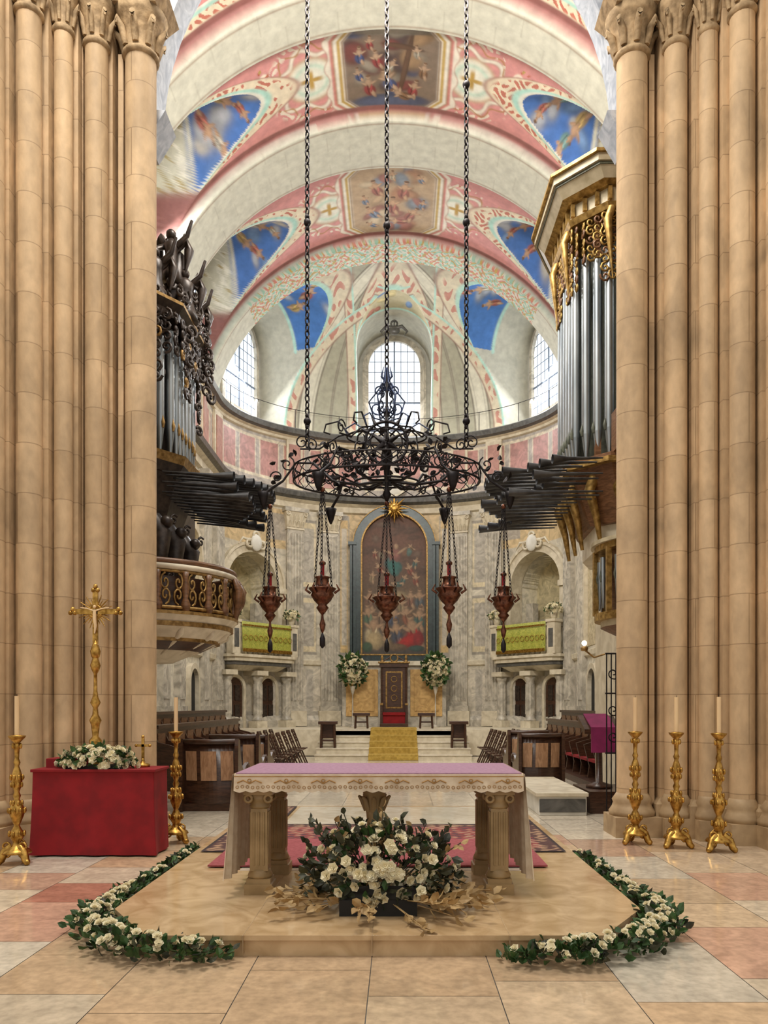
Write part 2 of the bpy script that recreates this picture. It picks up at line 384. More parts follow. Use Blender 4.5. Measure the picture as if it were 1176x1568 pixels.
        Cb=mix(Cb,sm(np.abs(aX-5.02)-.05,.01),(.70,.68,.55))
        Cl=Cl*(1-bl[...,None])+Cb*bl[...,None]
        C=np.where(L[...,None],Cl,C)
    wallp=(np.abs(X)>A-.02)
    C=np.where(wallp[...,None],np.array((.60,.59,.51)),C)
    C=mix(C,rib,(.58,.58,.49))
    for a,b in RIBS:
        e=np.abs(np.abs(Y-(a+b)/2)-((b-a)/2-.12))
        C=mix(C,sm(e-.02,.01),(.36,.29,.22))
        C=mix(C,sm(np.abs(Y-(a-.10))-.09,.01),(.26,.11,.10)); C=mix(C,sm(np.abs(Y-(b+.12))-.07,.01),(.38,.62,.55)); C=mix(C,sm(np.abs(Y-(b+.03))-.03,.01),(.28,.13,.11))
    jt=np.abs(((u+.6*(np.floor(Y*2)%2))%1.2)-.6)
    C=mix(C,rib*sm(jt-.012,.006)*.35,(.30,.28,.22))
    cr=(Y>24.9)
    C=mix(C,cr*(np.abs(orn3)<.2)*(au<5.5),(.46,.33,.11)); C=mix(C,cr*(orn2>.4)*(au<5.5),(.30,.50,.40)); C=mix(C,cr*(orn2<-.6)*(au<5.5),(.55,.22,.17))
    gridmesh('ceiling',P,C,M_vault)
build_vault()

# ---------------------------------------------------------------- conch (apse half dome)
TUN=[(90.,1.45,15.2,4.95),(158.,1.55,14.85,6.25),(22.,1.55,14.85,6.25)]
def build_conch():
    nA,nE=600,400
    ph=np.linspace(0,pi,nA)[:,None]*np.ones((1,nE)); el=np.linspace(0,pi/2*.9995,nE)[None,:]*np.ones((nA,1))
    dx=np.cos(ph)*np.cos(el); dy=np.sin(ph)*np.cos(el); dz=np.sin(el)
    H=4.75
    sc=1/np.sqrt((dx/A)**2+(dy/B)**2+(dz/H)**2)
    best=sc.copy(); which=np.zeros_like(sc,dtype=int)
    for k,(az,w,zs,Q) in enumerate(TUN):
        ax=math.cos(rad(az)); ay=math.sin(rad(az))
        q=dx*ax+dy*ay; l=-dx*ay+dy*ax
        lo=np.zeros_like(sc); hi=np.full_like(sc,9.)
        for _ in range(30):
            m=(lo+hi)/2
            L=l*m
            ins=(q*m<Q)&(np.abs(L)<w)&(ZC+dz*m<zs+np.sqrt(np.maximum(w*w-L*L,0)))&(q>0)
            lo=np.where(ins,m,lo); hi=np.where(ins,hi,m)
        up=lo>best+.01
        which=np.where(up,k+1,which); best=np.where(up,lo,best)
    X=dx*best; Yl=dy*best; Z=ZC+dz*best
    P=np.stack([X,YC+Yl,Z],-1)
    C=np.ones(P.shape)*np.array((.38,.37,.285))
    hor=np.sqrt(X*X+Yl*Yl)
    for a in (90-20,90+20,90-42,90+42):
        dd=np.abs(ph-rad(a))*hor
        C=mix(C,sm(dd-.27,.02),(.64,.62,.51)); C=mix(C,sm(np.abs(dd-.29)-.025,.01),(.19,.17,.13)); C=mix(C,sm(np.abs(dd-.17)-.012,.01),(.40,.38,.31))
    for a in (90-31,90+31,90-11,90+11):
        dd=np.abs(ph-rad(a))*hor
        C=mix(C,sm(np.abs(dd-.03)-.018,.01),(.22,.20,.16))
    orn=np.sin(8*X+2*np.sin(7*Z))*np.sin(8*Yl+2*np.sin(9*X))
    for k,(az,w,zs,Q) in enumerate(TUN):
        ax=math.cos(rad(az)); ay=math.sin(rad(az))
        q=X*ax+Yl*ay; l=-X*ay+Yl*ax
        zt=zs+np.sqrt(np.maximum(w*w-l*l,0))
        Fg=np.where((np.abs(l)<w)&(Z>zs-.2),Z-zt,np.where(q>0,np.abs(l)-w,9))
        on=(which==0)&(q>0)
        C=mix(C,on*sm(Fg-.36,.01),(.24,.11,.09))
        C=mix(C,on*sm(Fg-.33,.01),(.64,.58,.44))
        C=mix(C,on*sm(Fg-.26,.01)*(orn>.3),(.50,.24,.19)); C=mix(C,on*sm(Fg-.07,.01),(.42,.66,.58))
        T=(which==k+1)
        Ct=np.ones(P.shape)*np.array((.50,.49,.41))
        qm=4.6 if k else 2.9
        Cb=np.ones(P.shape)*np.array((.06,.18,.48) if k else (.45,.40,.25))
        rg=random.Random(31+k)
        if k:
            Cb=blobpaint(q,l,Cb,[(rg.uniform(2,4.5),rg.uniform(-1,1),.3,.15,rg.uniform(0,90),(.45,.5,.58)) for _ in range(8)],.2)
            for (x,y,s,a) in ((3.3,-.1,.5,50),(2.7,.3,.35,70),(4.0,.5,.4,60),(4.0,-.6,.4,80)):
                Cb=blobpaint(q,l,Cb,figure(x,y,s,a,(.58,.37,.22),rg.choice([(.56,.39,.13),(.56,.54,.46),(.44,.14,.09)])))
        else: Cb=blobpaint(q,l,Cb,[(rg.uniform(1.6,2.8),rg.uniform(-.9,.9),rg.uniform(.1,.3),rg.uniform(.08,.25),rg.uniform(0,180),rg.choice([(.62,.52,.25),(.2,.34,.6),(.5,.2,.14)])) for _ in range(12)])
        mm=(sm(q-qm,.02)*(Z>zs+.3))[...,None]; Ct=Ct*(1-mm)+Cb*mm
        Ct=mix(Ct,sm(np.abs(q-qm-.05)-.06,.01)*(Z>zs+.2),(.42,.66,.58))
        Ct=mix(Ct,(q>Q-.05),(.50,.49,.43))
        C=np.where(T[...,None],Ct,C)
    gridmesh('ceiling_apse',P,C,M_vault)
build_conch()

# ---------------------------------------------------------------- apse wall below cornice
NIC=[(149.6),(30.4)]
def build_apse_wall():
    nA,nZ=700,340
    t=np.linspace(0,pi,nA)[:,None]*np.ones((1,nZ)); z=np.linspace(0,ZC,nZ)[None,:]*np.ones((nA,1))
    ex=A*np.cos(t); ey=B*np.sin(t); rr=np.sqrt(ex**2+ey**2); dx=ex/rr; dy=ey/rr
    best=rr.copy(); nic=np.zeros_like(rr,dtype=bool)
    for t0 in NIC:
        F=frame(t0); cx,cy=F[0][3],F[1][3]-YC; tx,ty=F[0][0],F[1][0]; nx,ny=F[0][1],F[1][1]
        lo=rr*.9; hi=rr*1.4
        for _ in range(26):
            m=(lo+hi)/2; px=dx*m-cx; py=dy*m-cy
            l=px*tx+py*ty; q=px*nx+py*ny
            ins=(np.abs(l)<1.2)&(z>3.6)&(z<6.15+np.sqrt(np.maximum(1.44-l*l,0)))&(q<1.2)
            lo=np.where(ins,m,lo); hi=np.where(ins,hi,m)
        l=(dx*lo-cx)*tx+(dy*lo-cy)*ty
        up=(lo>best+.005)&(np.abs(l)<1.21); nic|=up; best=np.where(up,lo,best)
    X=dx*best; Yl=dy*best
    P=np.stack([X,YC+Yl,z],-1)
    C=np.ones(P.shape)*np.array((.60,.55,.44))
    td=np.degrees(t)
    ad=np.abs(td-90)
    C=mix(C,sm(ad-17.5,.1)*(z>3.2)*(z<9.4),(.62,.46,.24))
    C=mix(C,sm(np.abs(ad-18.6)-1.9,.1)*(z>3.6)*(z<9.2),(.34,.31,.26))
    C=mix(C,sm(np.abs(ad-18.6)-1.5,.1)*(z>3.8)*(z<9.0),(.62,.44,.20))
    C=mix(C,sm(np.abs(ad-18.6)-1.0,.1)*(z>4.1)*(z<8.7),(.56,.50,.40))
    for z0,z1 in ((3.7,6.0),(6.2,8.9)):
        C=mix(C,sm(np.abs(ad-32.5)-3.3,.1)*(z>z0)*(z<z1),(.34,.31,.26))
        C=mix(C,sm(np.abs(ad-32.5)-3.0,.1)*(z>z0+.1)*(z<z1-.1),(.70,.60,.40))
        C=mix(C,sm(np.abs(ad-32.5)-2.3,.1)*(z>z0+.3)*(z<z1-.3),(.46,.42,.35))
    C=mix(C,(ad>42)*(ad<84)*(z>7.7)*(z<9.2),(.62,.47,.26))
    C=mix(C,(ad>42)*(ad<50)*(z>8.0)*(z<9.0),(.42,.37,.30))
    fr=(z>9.95)&(z<11.95)
    C=mix(C,fr*1.,(.44,.39,.34))
    cell=np.abs((ad%11.)-5.5)
    C=mix(C,(z>10.35)*(z<11.65)*sm(cell-4.3,.1),(.48,.24,.21))
    C=mix(C,(z>10.35)*(z<11.65)*sm(np.abs(cell-4.35)-.18,.05),(.72,.64,.48))
    C=mix(C,(z>10.25)*(z<10.36)*1.,(.70,.62,.47)); C=mix(C,(z>11.64)*(z<11.75)*1.,(.70,.62,.47))
    C=mix(C,(z<3.1)*1.,(.48,.44,.37)); C=mix(C,(z<3.1)*(z>1.5)*sm(np.abs((ad%8)-4)-2.6,.1),(.64,.58,.47))
    C=np.where(nic[...,None],np.array((.60,.52,.32)),C)
    gridmesh('wall_apse',P,C,M_wallv)
build_apse_wall()

for sg,nm in ((-1,'wall_left'),(1,'wall_right')):
    ny,nz=420,250
    Y=np.linspace(11.0,26.0,ny)[:,None]*np.ones((1,nz)); z=np.linspace(0,ZC,nz)[None,:]*np.ones((ny,1))
    X=np.full_like(Y,sg*A)
    C=np.ones(Y.shape+(3,))*np.array((.60,.55,.44))
    cell=np.abs((Y%1.3)-.65)
    C=mix(C,(z>10.35)*(z<11.65)*sm(cell-.5,.02),(.48,.24,.21))
    C=mix(C,(z>10.35)*(z<11.65)*sm(np.abs(cell-.5)-.025,.01),(.72,.64,.48))
    C=mix(C,(z>3.6)*(z<9.)*sm(cell-.42,.02),(.62,.49,.29))
    C=mix(C,(z<3.4)*1.,(.74,.69,.56))
    gridmesh(nm,np.stack([X,Y,z],-1),C,M_wallv)

# ---------------------------------------------------------------- cornices (swept)
path=[(-A,11.+i*.6) for i in range(25)]+[E(180-i*3) for i in range(0,61)]+[(A,25.4-i*.6) for i in range(25)]
def sweep(mb,prof,m):
    n=len(path);k=len(prof); vs=[]
    for i in range(n):
        a=path[max(i-1,0)];c=path[min(i+1,n-1)]
        tx,ty=c[0]-a[0],c[1]-a[1]; L=math.hypot(tx,ty); nx,ny=ty/L,-tx/L
        for d,z in prof: vs.append((path[i][0]+nx*d,path[i][1]+ny*d,z))
    fs=[(i*k+j,i*k+j+1,(i+1)*k+j+1,(i+1)*k+j) for i in range(n-1) for j in range(k-1)]
    mb.add(vs,fs,m)
b=MB()
sweep(b,[(0,11.85),(.10,11.88),(.12,11.96),(.24,12.0)],0)
sweep(b,[(.24,12.0),(.38,12.05),(.42,12.22),(.36,12.27)],1)
sweep(b,[(.36,12.27),(.0,12.33)],0)
b.obj('trim_1',[M_cream,M_greyd])
b=MB()
sweep(b,[(0,9.25),(.12,9.3),(.14,9.5),(.30,9.6)],0)
sweep(b,[(.30,9.6),(.45,9.68),(.48,9.84),(.42,9.9)],1)
sweep(b,[(.42,9.9),(.0,9.96)],0)
b.obj('trim_2',[M_cream,M_greyd])
b=MB()
sweep(b,[(0,3.25),(.10,3.3),(.12,3.45),(0,3.5)],0)
sweep(b,[(.16,.0),(.16,1.15),(.10,1.3),(0,1.35)],1)
b.obj('trim_3',[M_cream,M_grey])
b=MB()
rp=[]
for i,(x,y) in enumerate(path):
    a=path[max(i-1,0)];c=path[min(i+1,len(path)-1)]
    tx,ty=c[0]-a[0],c[1]-a[1]; L=math.hypot(tx,ty); rp.append((x+ty/L*.25,y-tx/L*.25,13.0))
b.tube(rp,.012,5,0)
for i in range(0,len(rp),6):
    p=rp[i]; b.cyl((p[0],p[1],12.24),p,.014,n=5)
b.obj('cornice_railing',[M_iron])

# ---------------------------------------------------------------- pilasters
def pilaster(name,T,w=.66,m=0):
    b=MB(); b.T=T
    b.box(-w/2-.1,w/2+.1,-.26,-.0,.92,1.5,1); b.box(-w/2-.05,w/2+.05,-.22,.0,1.5,1.7,0)
    b.box(-w/2,w/2,-.16,.06,1.7,8.45,0)
    for i in range(5):
        x=-w/2+.09+i*(w-.18)/4
        b.cyl((x,-.16,1.9),(x,-.16,8.3),.042,n=6,m=0)
    b.box(-w/2-.03,w/2+.03,-.2,.06,8.45,8.52,2)
    b.prism([(-w/2,-.18),(w/2,-.18),(w/2,.05),(-w/2,.05)],8.52,9.1,2,[(-w/2-.12,-.32),(w/2+.12,-.32),(w/2+.12,.05),(-w/2-.12,.05)])
    for r_ in range(2):
        for i in range(4):
            x=-w/2+.08+i*(w-.16)/3
            b.tube([(x,-.19,8.55+.22*r_),(x,-.26-.03*r_,8.72+.22*r_),(x*1.05,-.34,8.76+.22*r_)],[.06,.05,.02],6,2)
    for sx in (-1,1): b.torus((sx*(w/2+.03),-.33,9.02),.07,.025,'y',12,5,2)
    b.box(-w/2-.16,w/2+.16,-.36,.05,9.1,9.25,0)
    b.box(-w/2,w/2,-.1,.05,9.95,11.9,1)
    b.box(-w/2+.1,w/2-.1,-.13,.0,10.2,11.7,3)
    return b.obj(name,[M_grey,M_cream,M_cream,M_pink])
for t in (114.5,65.5,128.5,51.5,172,8): pilaster('marble_pilaster',frame(t))
def sideT(sg,y):
    M=Matrix.Identity(4)
    M[0][1]=sg;M[1][1]=0; M[0][0]=0;M[1][0]=-sg; M[0][3]=sg*A; M[1][3]=y; return M
for sg in (-1,1):
    for y in (20.6,22.1,24.9): pilaster('marble_pilaster',sideT(sg,y),.6)
    b=MB(); b.T=sideT(sg,23.5)
    b.strip(arcpts(.95,6.2,3.6),arcpts(1.15,6.2,3.6),-.14,.05,0)
    b.xprism(arcpts(.95,6.2,3.6),-.02,.02,1)
    b.strip(arcpts(.45,2.4,.0,16),arcpts(.62,2.4,.0,16),-.16,.05,0)
    b.xprism(arcpts(.45,2.4,.0,16),-.03,.02,2)
    b.obj('trim_%d'%(4 if sg<0 else 5),[M_cream,M_stucco,M_black])

# ---------------------------------------------------------------- flowers
def leaf(b,p,d,s,m,rg):
    d=(d+Vector((rg.uniform(-.7,.7),rg.uniform(-.7,.7),rg.uniform(-.5,.7)))).normalized()
    sd=d.cross(Vector((rg.uniform(-1,1),rg.uniform(-1,1),rg.uniform(-1,1)))); 
    if sd.length<.01: sd=d.orthogonal()
    sd.normalize(); up=sd.cross(d)
    w=s*.32
    b.add([p,p+d*s*.35+sd*w+up*s*.08,p+d*s*.7+sd*w*.8+up*s*.06,p+d*s-up*s*.1,p+d*s*.7-sd*w*.8+up*s*.06,p+d*s*.35-sd*w+up*s*.08,p+d*s*.5],
          [(0,6,1),(1,6,2),(2,6,3),(3,6,4),(4,6,5),(5,6,0)],m)
def rose(b,p,d,r,m,rg):
    d=d.normalized(); a=d.orthogonal().normalized(); c=d.cross(a)
    a0=rg.uniform(0,6)
    vs=[];fs=[]
    for L,(ri,ro,h0,h1,n) in enumerate(((.25,1.,-.1,.35,6),(.2,.74,.05,.62,5),(.12,.46,.2,.8,4))):
        for i in range(n):
            t0=a0+L*.6+2*pi*i/n; t1=t0+2*pi/n*1.12; tm=(t0+t1)/2
            def pt(t,rr,h): return p+(a*math.cos(t)+c*math.sin(t))*rr*r+d*h*r
            o=len(vs)
            vs+=[pt(t0,ri,h0),pt(t1,ri,h0),pt(t1,ro*.88,h1*.9),pt(tm,ro*1.06,h1),pt(t0,ro*.88,h1*.9)]
            fs+=[(o,o+1,o+2,o+3,o+4)]
    o=len(vs); vs+=[p+(a*math.cos(t)+c*math.sin(t))*.3*r+d*.4*r for t in (0,1.57,3.14,4.71)]+[p+d*.9*r]
    fs+=[(o,o+1,o+4),(o+1,o+2,o+4),(o+2,o+3,o+4),(o+3,o,o+4)]
    b.add(vs,fs,m)
def flower_mass(b,cx,cy,cz,rx,ry,rz,nr,nl,rr=.05,mr=0,ml=1,seed=1,lo=-.2,ls=.09):
    rg=random.Random(seed)
    for i in range(nl):
        a=rg.uniform(0,2*pi); e=math.asin(rg.uniform(lo,1)); d=Vector((math.cos(a)*math.cos(e),math.sin(a)*math.cos(e),math.sin(e)))
        k=rg.uniform(.75,1.08); leaf(b,Vector((cx+d.x*rx*k,cy+d.y*ry*k,cz+d.z*rz*k)),d,ls*rg.uniform(.7,1.3),ml,rg)
    for i in range(nr):
        a=rg.uniform(0,2*pi); e=math.asin(rg.uniform(lo,1)); d=Vector((math.cos(a)*math.cos(e),math.sin(a)*math.cos(e),math.sin(e)))
        k=rg.uniform(.9,1.14); rose(b,Vector((cx+d.x*rx*k,cy+d.y*ry*k,cz+d.z*rz*k)),d,rr*rg.uniform(.75,1.2),mr,rg)

# ---------------------------------------------------------------- niches
for t0 in NIC:
    T=frame(t0)
    b=MB(); b.T=T
    b.strip(arcpts(1.18,6.15,3.6),arcpts(1.45,6.15,3.6),-.28,.35,0)
    b.strip(arcpts(1.45,6.15,3.6),arcpts(1.55,6.15,3.6),-.34,.35,0)
    b.box(-1.6,-1.16,-.36,.3,5.95,6.15,0); b.box(1.16,1.6,-.36,.3,5.95,6.15,0)
    b.sph((0,-.42,7.65),.26,12,1,(1,.4,1.2)); b.torus((-.3,-.4,7.6),.14,.05,'y',14,6,0); b.torus((.3,-.4,7.6),.14,.05,'y',14,6,0)
    b.torus((0,-.42,7.92),.13,.05,'y',14,6,0)
    for sx in (-1,1): b.tube([(sx*.3,-.4,7.7),(sx*.6,-.38,7.75),(sx*.8,-.38,7.5)],[.06,.05,.02],6,0)
    b.obj('niche_arch_surround',[M_cream,M_white])
    b=MB(); b.T=T
    b.box(-1.1,-.75,.5,.8,3.6,5.6,1); b.box(.75,1.1,.5,.8,3.6,5.6,1); b.box(-1.14,1.14,.95,1.12,4.9,5.0,1)
    b.obj('niche_back_ledge',[M_cream,M_grey])
    b=MB(); b.T=T
    def rpo(w,d,ch=.3): return [(-w,.2),(-w,-d+ch),(-w+ch*.5,-d+.05),(-w+ch,-d),(w-ch,-d),(w-ch*.5,-d+.05),(w,-d+ch),(w,.2)]
    b.prism(rpo(1.15,.45,.2),2.97,3.15,0,rpo(1.4,.75)); b.prism(rpo(1.5,.9),3.15,3.28,1); b.prism(rpo(1.55,.98),3.28,3.42,0); b.prism(rpo(1.62,1.05),3.42,3.52,0)
    for sx in (-1,1):
        b.box(sx*1.38-.17,sx*1.38+.17,-.98,-.64,3.52,4.62,0); b.box(sx*1.38-.21,sx*1.38+.21,-1.02,-.60,4.62,4.72,0)
        b.box(sx*1.38-.1,sx*1.38+.1,-1.0,-.62,3.75,4.4,1)
        for i in range(3): 
            b.lathe(sx*1.38,-.45+i*.22,[(.05,0),(.08,.08),(.035,.25),(.07,.55),(.04,.85),(.06,.95)],10,0,3.55)
        b.box(sx*1.38-.1,sx*1.38+.1,-.64,.2,4.5,4.66,0)
    b.box(-1.22,1.22,-.95,-.8,4.5,4.64,0)
    for i in range(9): b.lathe(-1.0+i*.25,-.87,[(.05,0),(.08,.08),(.035,.25),(.07,.55),(.04,.85),(.06,.97)],10,0,3.53)
    b.obj('niche_balcony',[M_cream,M_greyd],.01)
    b=MB(); b.T=T
    n=24; vs=[];fs=[]
    for i in range(n+1):
        x=-1.17+2.34*i/n; wv=.02*math.sin(i*1.9)
        vs+=[(x,-.75,4.66),(x,-1.0,4.665),(x,-1.03+wv,4.2),(x,-1.04+wv*1.5,3.62)]
    for i in range(n):
        for j in range(3): fs.append((i*4+j,i*4+4+j,i*4+5+j,i*4+1+j))
    b.add(vs,fs,0,True)
    b.box(-1.17,1.17,-1.075,-1.065,3.6,3.72,1); b.box(-1.17,1.17,-1.06,-1.05,4.5,4.56,1)
    for i in range(10): b.torus((-1.05+i*.235,-1.065,4.1),.09,.012,'y',12,4,1)
    b.obj('brocade_hanging',[M_green,M_gold])
    for k,sx in enumerate((-1,1)):
        b=MB(); b.T=T
        b.lathe(sx*1.38,-.81,[(.08,0),(.12,.1),(.14,.22),(.12,.24)],12,2,4.72)
        flower_mass(b,sx*1.38,-.81,5.05,.27,.25,.2,60,60,.07,0,1,9+k,-.4,.12)
        b.obj('potted_white_flowers',[M_rose,M_leaf,M_cream])
    for k,sx in enumerate((-.8,.8)):
        b=MB(); b.T=T
        b.xprism(arcpts(.38,2.35,.9,14,1,sx),-.12,-.05,0)
        b.strip(arcpts(.38,2.35,.9,14,1,sx),arcpts(.5,2.35,.9,14,1,sx),-.2,.02,1)
        for zz in (1.2,1.9): b.box(sx-.26,sx-.04,-.15,-.12,zz,zz+.55,2); b.box(sx+.04,sx+.26,-.15,-.12,zz,zz+.55,2)
        b.obj('door_%d'%(k+1+(2 if t0<90 else 0)),[M_wood,M_cream,M_carv])
    b=MB(); b.T=T
    for sx in (-1.42,0,1.42):
        b.box(sx-.24,sx+.24,-.75,-.27,.9,1.15,0)
        b.lathe(sx,-.5,[(.22,0),(.22,.05),(.17,.12),(.16,.2),(.155,1.4),(.15,1.45),(.18,1.5),(.23,1.65)],16,1,1.15)
        for i in range(10):
            a=2*pi*i/10; b.cyl((sx+.155*math.cos(a),-.5+.155*math.sin(a),1.4),(sx+.15*math.cos(a),-.5+.15*math.sin(a),2.5),.022,n=5,m=1,caps=False)
        b.box(sx-.26,sx+.26,-.78,.0,2.8,2.97,0)
    b.obj('balcony_columns',[M_cream,M_grey])

# ---------------------------------------------------------------- windows
def window(name,T,hw,zs,zb,nx,nz):
    b=MB(); b.T=T
    b.xprism(arcpts(hw,zs,zb,24),-.03,.0,0)
    b.strip(arcpts(hw-.02,zs,zb),arcpts(hw+.14,zs,zb),-.16,.05,1); b.strip(arcpts(hw+.14,zs,zb),arcpts(hw+.22,zs,zb),-.1,.05,1)
    b.box(-hw-.25,hw+.25,-.22,.0,zb-.15,zb,1)
    for i in range(1,nx):
        x=-hw+2*hw*i/nx; zt=zs+math.sqrt(max(hw*hw-x*x,0))
        b.cyl((x,-.06,zb),(x,-.06,zt),.014 if i!=nx//2 else .032,n=5,m=2)
    for j in range(1,nz):
        z=zb+(zs+hw-zb)*j/nz; w=hw if z<zs else math.sqrt(max(hw*hw-(z-zs)**2,0))
        b.cyl((-w,-.06,z),(w,-.06,z),.014 if j!=nz//2-1 else .036,n=5,m=2)
    b.obj(name,[M_glass,M_grey,M_lattice])
def radT(az,Q):
    M=Matrix.Identity(4); n=Vector((math.cos(rad(az)),math.sin(rad(az)),0)); xx=n.cross(Vector((0,0,1)))
    for i in range(3): M[i][0]=xx[i];M[i][1]=n[i]
    M[0][3]=n.x*Q; M[1][3]=YC+n.y*Q; return M
window('window_1',radT(90,4.9),1.05,15.25,12.6,8,9)
window('window_2',radT(158,6.2),1.05,15.0,12.6,8,9)
window('window_3',radT(22,6.2),1.05,15.0,12.6,8,9)
k=4
for sg in (-1,1):
    for yc,hw in ((13.5,.9),(18.4,.75),(23.2,.95)):
        M=sideT(sg,yc); M[0][3]=sg*(A-.02)
        window('window_%d'%k,M,hw,14.0,12.6,6,7); k+=1
b=MB(); b.T=radT(90,3.6)
b.sph((0,0,16.15),.22,10,0,(1,.4,.8))
for sx in (-1,1): b.tube([(0,0,16.2),(sx*.3,0,16.3),(sx*.5,0,16.1),(sx*.38,0,15.95)],[.08,.07,.05,.02],6,0)
b.torus((0,0,16.4),.12,.04,'y',12,5,0); b.cyl((0,0,16.3),(0,.4,16.7),.03,n=6)
b.obj('window_crest',[M_greyd])

# ---------------------------------------------------------------- altarpiece
def build_altarpiece():
    hw=1.28; zb=3.75; zs=7.95; yb=30.28
    nu,nv=260,480
    U=np.linspace(-1,1,nu)[:,None]*np.ones((1,nv)); V=np.linspace(0,1,nv)[None,:]*np.ones((nu,1))
    top=zs+np.sqrt(np.maximum(hw*hw-(U*hw)**2,0))
    Z=zb+(top-zb)*V; X=U*hw
    C=np.ones(X.shape+(3,))*np.array((.13,.085,.05))
    C=mix(C,sm(7.0-Z,.4),(.17,.08,.05)); C=mix(C,sm(Z-4.9,.2),(.09,.07,.055))
    rg=random.Random(2)
    sk=(.46,.29,.17)
    for _ in range(26): C=blobpaint(X,Z,C,[(rg.uniform(-1.1,1.1),rg.uniform(6.9,8.9),rg.uniform(.12,.35),rg.uniform(.06,.14),rg.uniform(-25,25),rg.choice([(.22,.11,.06),(.13,.07,.045),(.19,.12,.08)]))],.25)
    C=blobpaint(X,Z,C,[(-.12,7.35,.26,.2,40,(.04,.15,.15)),(.05,7.35,.22,.5,12,(.26,.10,.07)),(.02,7.15,.3,.26,-25,(.04,.17,.15)),(.1,7.6,.14,.25,0,(.32,.13,.10)),(.0,6.95,.2,.15,-30,(.05,.18,.16)),
       (.08,7.95,.085,.11,0,sk),(.32,7.8,.24,.05,35,sk),(-.2,7.72,.24,.05,-20,sk),(.6,7.75,.1,.18,-20,(.12,.2,.17)),(-.5,7.6,.1,.15,20,(.28,.22,.14))])
    for x,z,s,a in ((.6,7.1,.32,20),(.85,7.35,.26,-20),(-.6,7.15,.3,30),(-.85,6.8,.28,-10),(.85,6.7,.3,0),(.4,6.7,.26,-30),(-.3,6.6,.26,20),(.05,6.5,.28,80),(-.75,7.7,.22,0),(.65,7.95,.2,40)):
        C=blobpaint(X,Z,C,figure(x,z,s,a,sk,rg.choice([(.26,.07,.04),(.08,.14,.12),(.34,.24,.13),(.20,.12,.06)])))
    C=blobpaint(X,Z,C,[(.05,6.0,.55,.2,0,(.40,.30,.16)),(-.1,5.85,.3,.14,10,(.55,.42,.24))],.2)
    for x,z,s,a,rb in ((-.95,5.9,.5,0,(.20,.10,.06)),(-.6,6.0,.42,0,(.12,.15,.12)),(.65,5.95,.42,0,(.22,.10,.06)),(1.0,5.95,.48,0,(.10,.12,.13)),(.3,5.7,.4,0,(.30,.22,.12)),(-.25,5.6,.42,0,(.28,.10,.06)),
                     (-1.0,5.3,.55,8,(.10,.18,.11)),(.0,5.25,.5,-6,(.07,.09,.15)),(.5,5.3,.5,10,(.34,.12,.06)),(1.0,5.2,.55,-5,(.06,.15,.13)),(-.5,5.2,.5,-10,(.20,.12,.07)),
                     (-.8,4.75,.75,-6,(.66,.54,.33)),(.1,4.65,.6,8,(.07,.08,.11)),(.75,4.7,.78,14,(.42,.018,.014)),(-.3,4.3,.45,20,(.30,.20,.10))):
        C=blobpaint(X,Z,C,figure(x,z,s,a,sk,rb))
    C=blobpaint(X,Z,C,[(.6,4.25,.5,.22,25,(.46,.02,.015)),(.95,4.3,.2,.3,0,(.30,.02,.02)),(-.75,4.25,.32,.34,15,(.56,.42,.22)),(-1.05,4.0,.2,.2,0,(.07,.13,.07)),(.1,4.0,.4,.14,0,(.20,.13,.07)),(.9,3.95,.3,.12,0,(.05,.10,.08))])
    C=C*.72
    P=np.stack([X,np.full_like(X,yb-.06),Z],-1)
    o=gridmesh('canvas',P,C,M_canvas)
    b=MB(); b.T=Matrix.Translation((0,yb,0))
    b.strip(arcpts(hw-.03,zs,zb-.05),arcpts(hw+.03,zs,zb-.05),-.22,.1,1)
    b.strip(arcpts(hw+.03,zs,zb-.05),arcpts(hw+.33,zs,zb-.2),-.16,.1,0)
    b.strip(arcpts(hw+.33,zs,zb-.2),arcpts(hw+.36,zs,zb-.2),-.2,.1,1)
    for sx in (-1,1):
        b.box(sx*(hw+.34)-.12,sx*(hw+.34)+.12,-.2,.1,zb-.2,8.05,0); b.box(sx*(hw+.36)-.16,sx*(hw+.36)+.16,-.26,.1,8.0,8.12,0)
    b.box(-hw-.5,hw+.5,-.3,.1,zb-.33,zb-.02,0); b.box(-hw-.52,hw+.52,-.34,.1,zb-.08,zb-.03,1)
    fr=b.obj('frame',[M_greent,M_goldd])
    e=bpy.data.objects.new('altarpiece_painting',None); scene.collection.objects.link(e)
    o.parent=e; fr.parent=e
build_altarpiece()
b=MB()
for i in range(16):
    a=2*pi*i/16; L=.55 if i%2==0 else .36
    b.tube([(0,29.85,9.35),(math.cos(a)*L,29.85,9.35+math.sin(a)*L)],[.09,.008],5,0)
b.sph((0,29.8,9.35),.17,12,0,(1,.5,1)); b.cyl((0,29.85,9.35),(0,30.4,9.35),.06)
b.obj('sunburst_ornament',[M_gold])
b=MB()
b.sph((0,30.2,10.3),.42,14,0,(1.1,.35,1.)); b.torus((0,30.05,10.3),.42,.06,'y',20,6,1)
for sx in (-1,1): b.tube([(sx*.3,30.2,10.6),(sx*.8,30.2,10.5),(sx*1.1,30.2,10.1),(sx*1.0,30.2,9.97)],[.09,.1,.07,.03],7,1)
b.obj('stucco_cartouche',[M_white,M_cream])
b=MB()
b.box(-2.0,2.0,29.6,30.2,.9,3.4,0)
for x0,x1 in ((-1.85,-.62),(.62,1.85)): b.box(x0,x1,29.55,29.6,1.3,3.1,1); b.box(x0+.15,x1-.15,29.52,29.55,1.5,2.9,1)
b.box(-2.1,2.1,29.45,30.2,3.25,3.42,2)
b.obj('retable_base',[M_grey,M_yel,M_cream],.01)
b=MB()
y0=28.3
b.box(-.52,.52,y0,y0+.75,.93,1.05,0)
